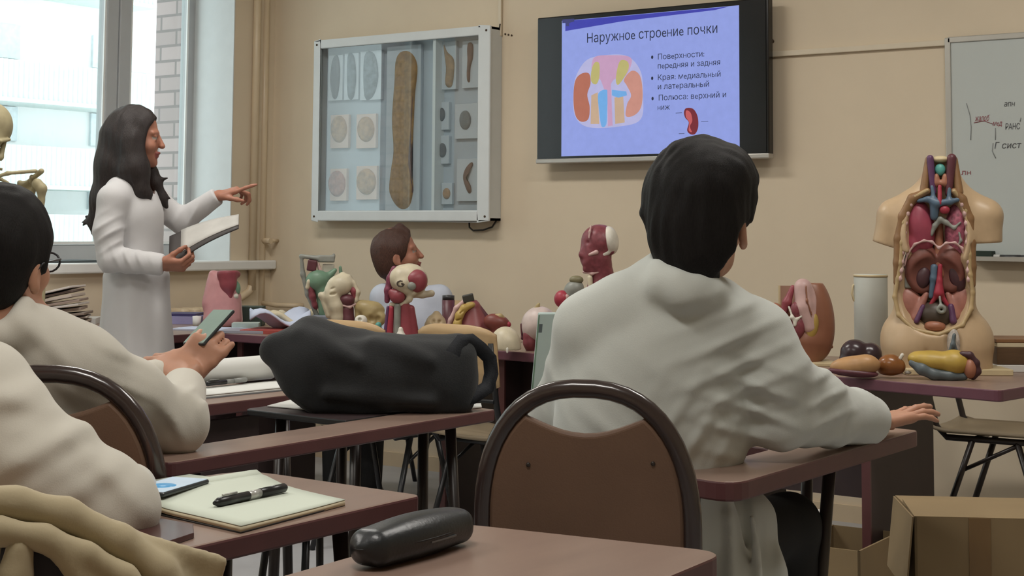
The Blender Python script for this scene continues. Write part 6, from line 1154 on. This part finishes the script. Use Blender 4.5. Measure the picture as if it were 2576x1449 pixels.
quad_sheet('paper', 'white sheet sticking out at the right end of the middle desk', [(1138, 1029), (1212, 1022), (1210, 1014), (1160, 1016)], TT+.001, .004, M_paperw, 'paper')
quad_sheet('paper', 'white sheet lying on the middle desk under the left end of the bag', [(672, 1020), (850, 1036), (830, 1008), (735, 1004)], TT+.001, .003, M_paperw, 'paper')
# open notebook of the student with the phone
M_page = mat('white_ruled_page', '#d9dad6', .8, var=.02, scale=3); M_page2 = mat('greenish_white_page', '#ccd4c6', .8, var=.02, scale=3); M_cover = mat('grey_notebook_cover', '#7f8488', .6)
def notebook(label, base, ex, ey, w, d, curl_r, curl_at, page, th=.009):
    """open book: ex along the spine, ey across; the far leaf rolls up"""
    ex = unit(ex); ey = unit(ey-ex*(ey@ex)); T = rthing('notebook', label, 'notebook', base)
    n = 14; up = UP
    P = [[base+ex*(w*i/6)+ey*(d*j/n)+up*(th+.006*math.sin(math.pi*min(1, (j/n)*1.4))*(1-.4*i/6)) for j in range(n+1)] for i in range(7)]
    MB().grid(P).build('near_page', page, T, solid=.002)
    MB().grid([[q-up*.005 for q in r] for r in P]).build('page_block', page, T, solid=.005)
    MB().box(base+ex*w/2+ey*d/2+up*.0018, (w/2+.003, d/2+.003, .0015), (ex, ey, np.cross(ex, ey))).build('cover', M_cover, T)
    A = np.linspace(0, 3.7, 22); Q = [[base+ex*(w*i/6)+ey*(d+curl_r*1.1-curl_r*1.15*math.sin(a))+up*(th+.003+curl_r*.95*(1-math.cos(a))) for a in A] for i in range(7)]
    MB().grid(Q).build('rolled_page', page, T, solid=.002)
    return T
e1, e2, e3 = on(560, 1000, TT), on(745, 975, TT), on(668, 948, TT)
b0 = on(520, 1003, TT); ex = on(745, 980, TT)-b0; ey = on(700, 940, TT)-on(745, 980, TT)
notebook('open white notebook with one leaf rolled up, at the desk of the phone-holding student', b0-V(0, 0, 0), ex, ey, .40, .16, .036, 0, M_page)
# the pen on it
def pen(name, label, a, b, mats, r=.0055, split=.55, clip=True):
    t = rthing(name, label, 'pen', (a+b)/2-UP*r); c = a+(b-a)*split; d = unit(b-a)
    MB().tube([a, a+d*.012, c], [r*.35, r, r], 14).build('barrel', mats[0], t); MB().tube([c, c+d*.03], r*.92, 14).build('grip', mats[1], t); MB().tube([c+d*.03, b-d*.004, b], [r, r, r*.7], 14).build('cap', mats[2], t)
    if clip: MB().tube([a+d*.02+UP*r*1.3, a+d*.055+UP*r*1.25], .0016, 8).build('clip', mats[1], t)
    return t
M_silv = mat('silver_grip', '#b8b8b4', .3, metal=.4); M_pk = mat('black_pen_barrel', '#1f1f20', .3); M_pgrey = mat('grey_pen_cap', '#8b8d8a', .35)
h = TT+.022; pen('pen', 'black pen with grey cap on the rolled notebook of the phone-holding student', on(514, 966, h), on(620, 955, h), (M_pk, M_pgrey, M_pgrey), .007, .5)
# the front notebook, phone and folder
b0 = on(606, 1327, TT)
T = rthing('notebook', 'open notebook with cream pages and a raised spine on the nearest left desk', 'notebook', on(640, 1270, TT))
cor = dict(nr=on(606, 1322, TT+.012), fr=on(868, 1254, TT+.012), ff=on(655, 1207, TT+.012), nl=on(330, 1262, TT+.012))
n = 12
def blerp(u, v): return (cor['nl']*(1-u)+cor['nr']*u)*(1-v)+(cor['ff']*(1-u)+cor['fr']*u)*v
P = [[blerp(i/n, j/6)+UP*(.010*math.exp(-((i/n)/.22)**2)-.001+.0015*math.sin(3*i/n+j*.4)) for j in range(7)] for i in range(n+1)]
MB().grid(P).build('right_page', M_page2, T, solid=.0015)
b = MB(); b.grid([[q-UP*.005 for q in r] for r in P]); b.build('page_block', M_paperc, T, solid=.007); b = MB(); b.grid([[V(q[0], q[1], TT+.0015) for q in r] for r in P]); b.build('cover', mat('black_notebook_cover', '#2c2a28', .5), T, solid=.0025)
sp = unit(cor['ff']-cor['nl']); ac = unit(cor['nl']-cor['nr']); ac = unit(ac-sp*(ac@sp)); Lsp = np.linalg.norm(cor['ff']-cor['nl'])
Q = [[cor['nl']+sp*(Lsp*j/6)+ac*(-.006+x)+UP*(z) for x, z in ((0, .004), (.004, .011), (.016, .016), (.034, .013), (.052, .003), (.075, -.004), (.13, -.008), (.19, -.009))] for j in range(7)]
MB().grid(Q).build('left_page', M_page2, T, solid=.0015)
Q2 = [[q-UP*.004 for q in r[4:]] for r in Q]; MB().grid(Q2).build('left_block', M_paperc, T, solid=.003)
h = TT+.020; pen('pen', 'black pen with silver grip lying on the cream notebook', on(538, 1266, h), on(718, 1226, h), (M_pk, M_silv, M_pk), .0075, .46)
c = on(432, 1222, TT+.026); ex = unit(on(498, 1204, TT+.02)-on(385, 1237, TT+.02))
t, N = phone('phone', 'phone with white and blue screen lying on the nearest left desk', c-ex*.012, ex, unit(np.cross(UP, ex)), M_scrw)
MB().lathe([(0, 0), (.022, 0), (.022, .0004), (0, .0005)], c-ex*.028+UP*.0046, n=24).build('screen_bubble', M_scrb, t)
quad_sheet('folder', 'glossy maroon folder lying under the sleeve beside the cream notebook', [(330, 1392), (488, 1340), (486, 1318), (330, 1290)], TT+.0005, .008, mat('maroon_gloss_folder', '#4a2a2c', .2, coat=.4), 'folder')
# glasses case
Z = 2.20; g = Z/F; a, e = on(908, 1440, TT), on(1172, 1362, TT); ex = unit(e-a); ey = np.cross(UP, ex); c = (a+e)/2
T = rthing('glasses_case', 'black leatherette glasses case lying on the nearest desk', 'glasses case', c)
L = np.linalg.norm(e-a)/2
R = np.array([ex, ey, UP]); b = Blob(.002); b.ell(c+UP*.029+ey*.004, (L*1.02, .037, .029), R, .01).box(c+UP*.027+ey*.004, (L*.94, .031, .024), R, .02, .01); b.box(c-UP*.03, (.3, .3, .0305), R, .001, .002, 0, 1); b.build('shell', M_case, T)
zs = .029; s = MB(); s.tube([c+UP*zs+ey*.004+ex*math.cos(t)*L*1.014+ey*math.sin(t)*.0372 for t in np.linspace(0, 6.283, 48, endpoint=False)], .0011, 6, closed=True); s.build('seam', mat('dark_seam', '#121416', .5), T)
MB().box(c+UP*.024-ey*.0325+ex*.02, (.030, .0012, .0012), R).build('front_strip', mat('pewter_strip', '#6f7478', .3, metal=.6), T)  # short thin pewter coloured strip along the near side of the case
# pale green binder standing in front of the student
c = on(1372, 1066, TT); T = rthing('binder', 'pale green binder standing upright at the left side of the student in front', 'binder', c)
ex = unit(RT+FH*.12); ez = unit(UP+RT*.085-FH*.05); ey = np.cross(ez, ex); hb = .26
MB().box(c+ez*hb/2+RT*.012, (.052, .012, hb/2), (ex, ey, ez)).build('cover', mat('pale_green_cover', '#b6c8c5', .45, var=.03), T, bevel=.003); MB().box(c+ez*hb/2-ex*.040+ey*-.0128, (.0015, .0006, hb/2-.004), (ex, ey, ez)).build('spine_crease', K_green, T); MB().box(c+ez*(hb-.035)-ex*.034-ey*.0128, (.004, .001, .010), (ex, ey, ez)).build('clasp', K_slate, T)
p = at(1392, 848, 3.35)
# beige jacket over the chair at the bottom left
M_jack = mat('beige_jacket_cloth', '#aa9d80', .85, var=.05, scale=7, bump=.06, bscale=350, sheen=.15); M_lining = mat('dark_jacket_lining', '#34343a', .7, var=.1)
Z = 1.62; T = rthing('jacket', 'beige jacket draped over the chair back at the bottom left, dark lining showing', 'jacket', at(150, 1449, Z)*V(1, 1, 0))
shape(T, 'outer_fold', M_jack, Z, [('h', [(-380, 1430, 0), (-220, 1288, 0), (-80, 1258, 4), (40, 1266, 6), (165, 1294, 6), (300, 1362, 4), (400, 1440, 0), (500, 1570, -4), (560, 1760, -8)], [46, 44, 42, 40, 40, 40, 42, 46, 52])]+[('b', 210, 1470, -40, 330, 150, 18, dict(rd=14, k=30, a=-18))]+[('b', 330, 1700, -40, 260, 200, 22, dict(rd=14, k=30))], h=.005, k=26, disp=folds(.0009, 22, 51, (1, 1, 1)), dm=.006)
shape(T, 'collar_fold', M_jack, Z, [('h', [(-300, 1420, 50), (-140, 1330, 54), (0, 1325, 60), (110, 1340, 64), (215, 1382, 64), (310, 1440, 60), (380, 1530, 52), (430, 1700, 40)], [36, 34, 34, 32, 30, 32, 36, 46]), ('c', 130, 1352, 74, 250, 1500, 78, 22, 30), ('c', 250, 1500, 70, 290, 1700, 60, 32, 46)], h=.005, k=22, disp=folds(.0008, 24, 52, (1, 1, 1)), dm=.005)
shape(T, 'sleeve', M_jack, Z, [('h', [(52, 1368, 66), (40, 1440, 70), (26, 1540, 66), (20, 1720, 60)], [34, 40, 46, 54])], h=.005, k=20, disp=folds(.0016, 30, 53), dm=.005)
shape(T, 'lining', M_lining, Z, [('b', 110, 1560, 22, 110, 190, 14, dict(rd=10))], h=.006)
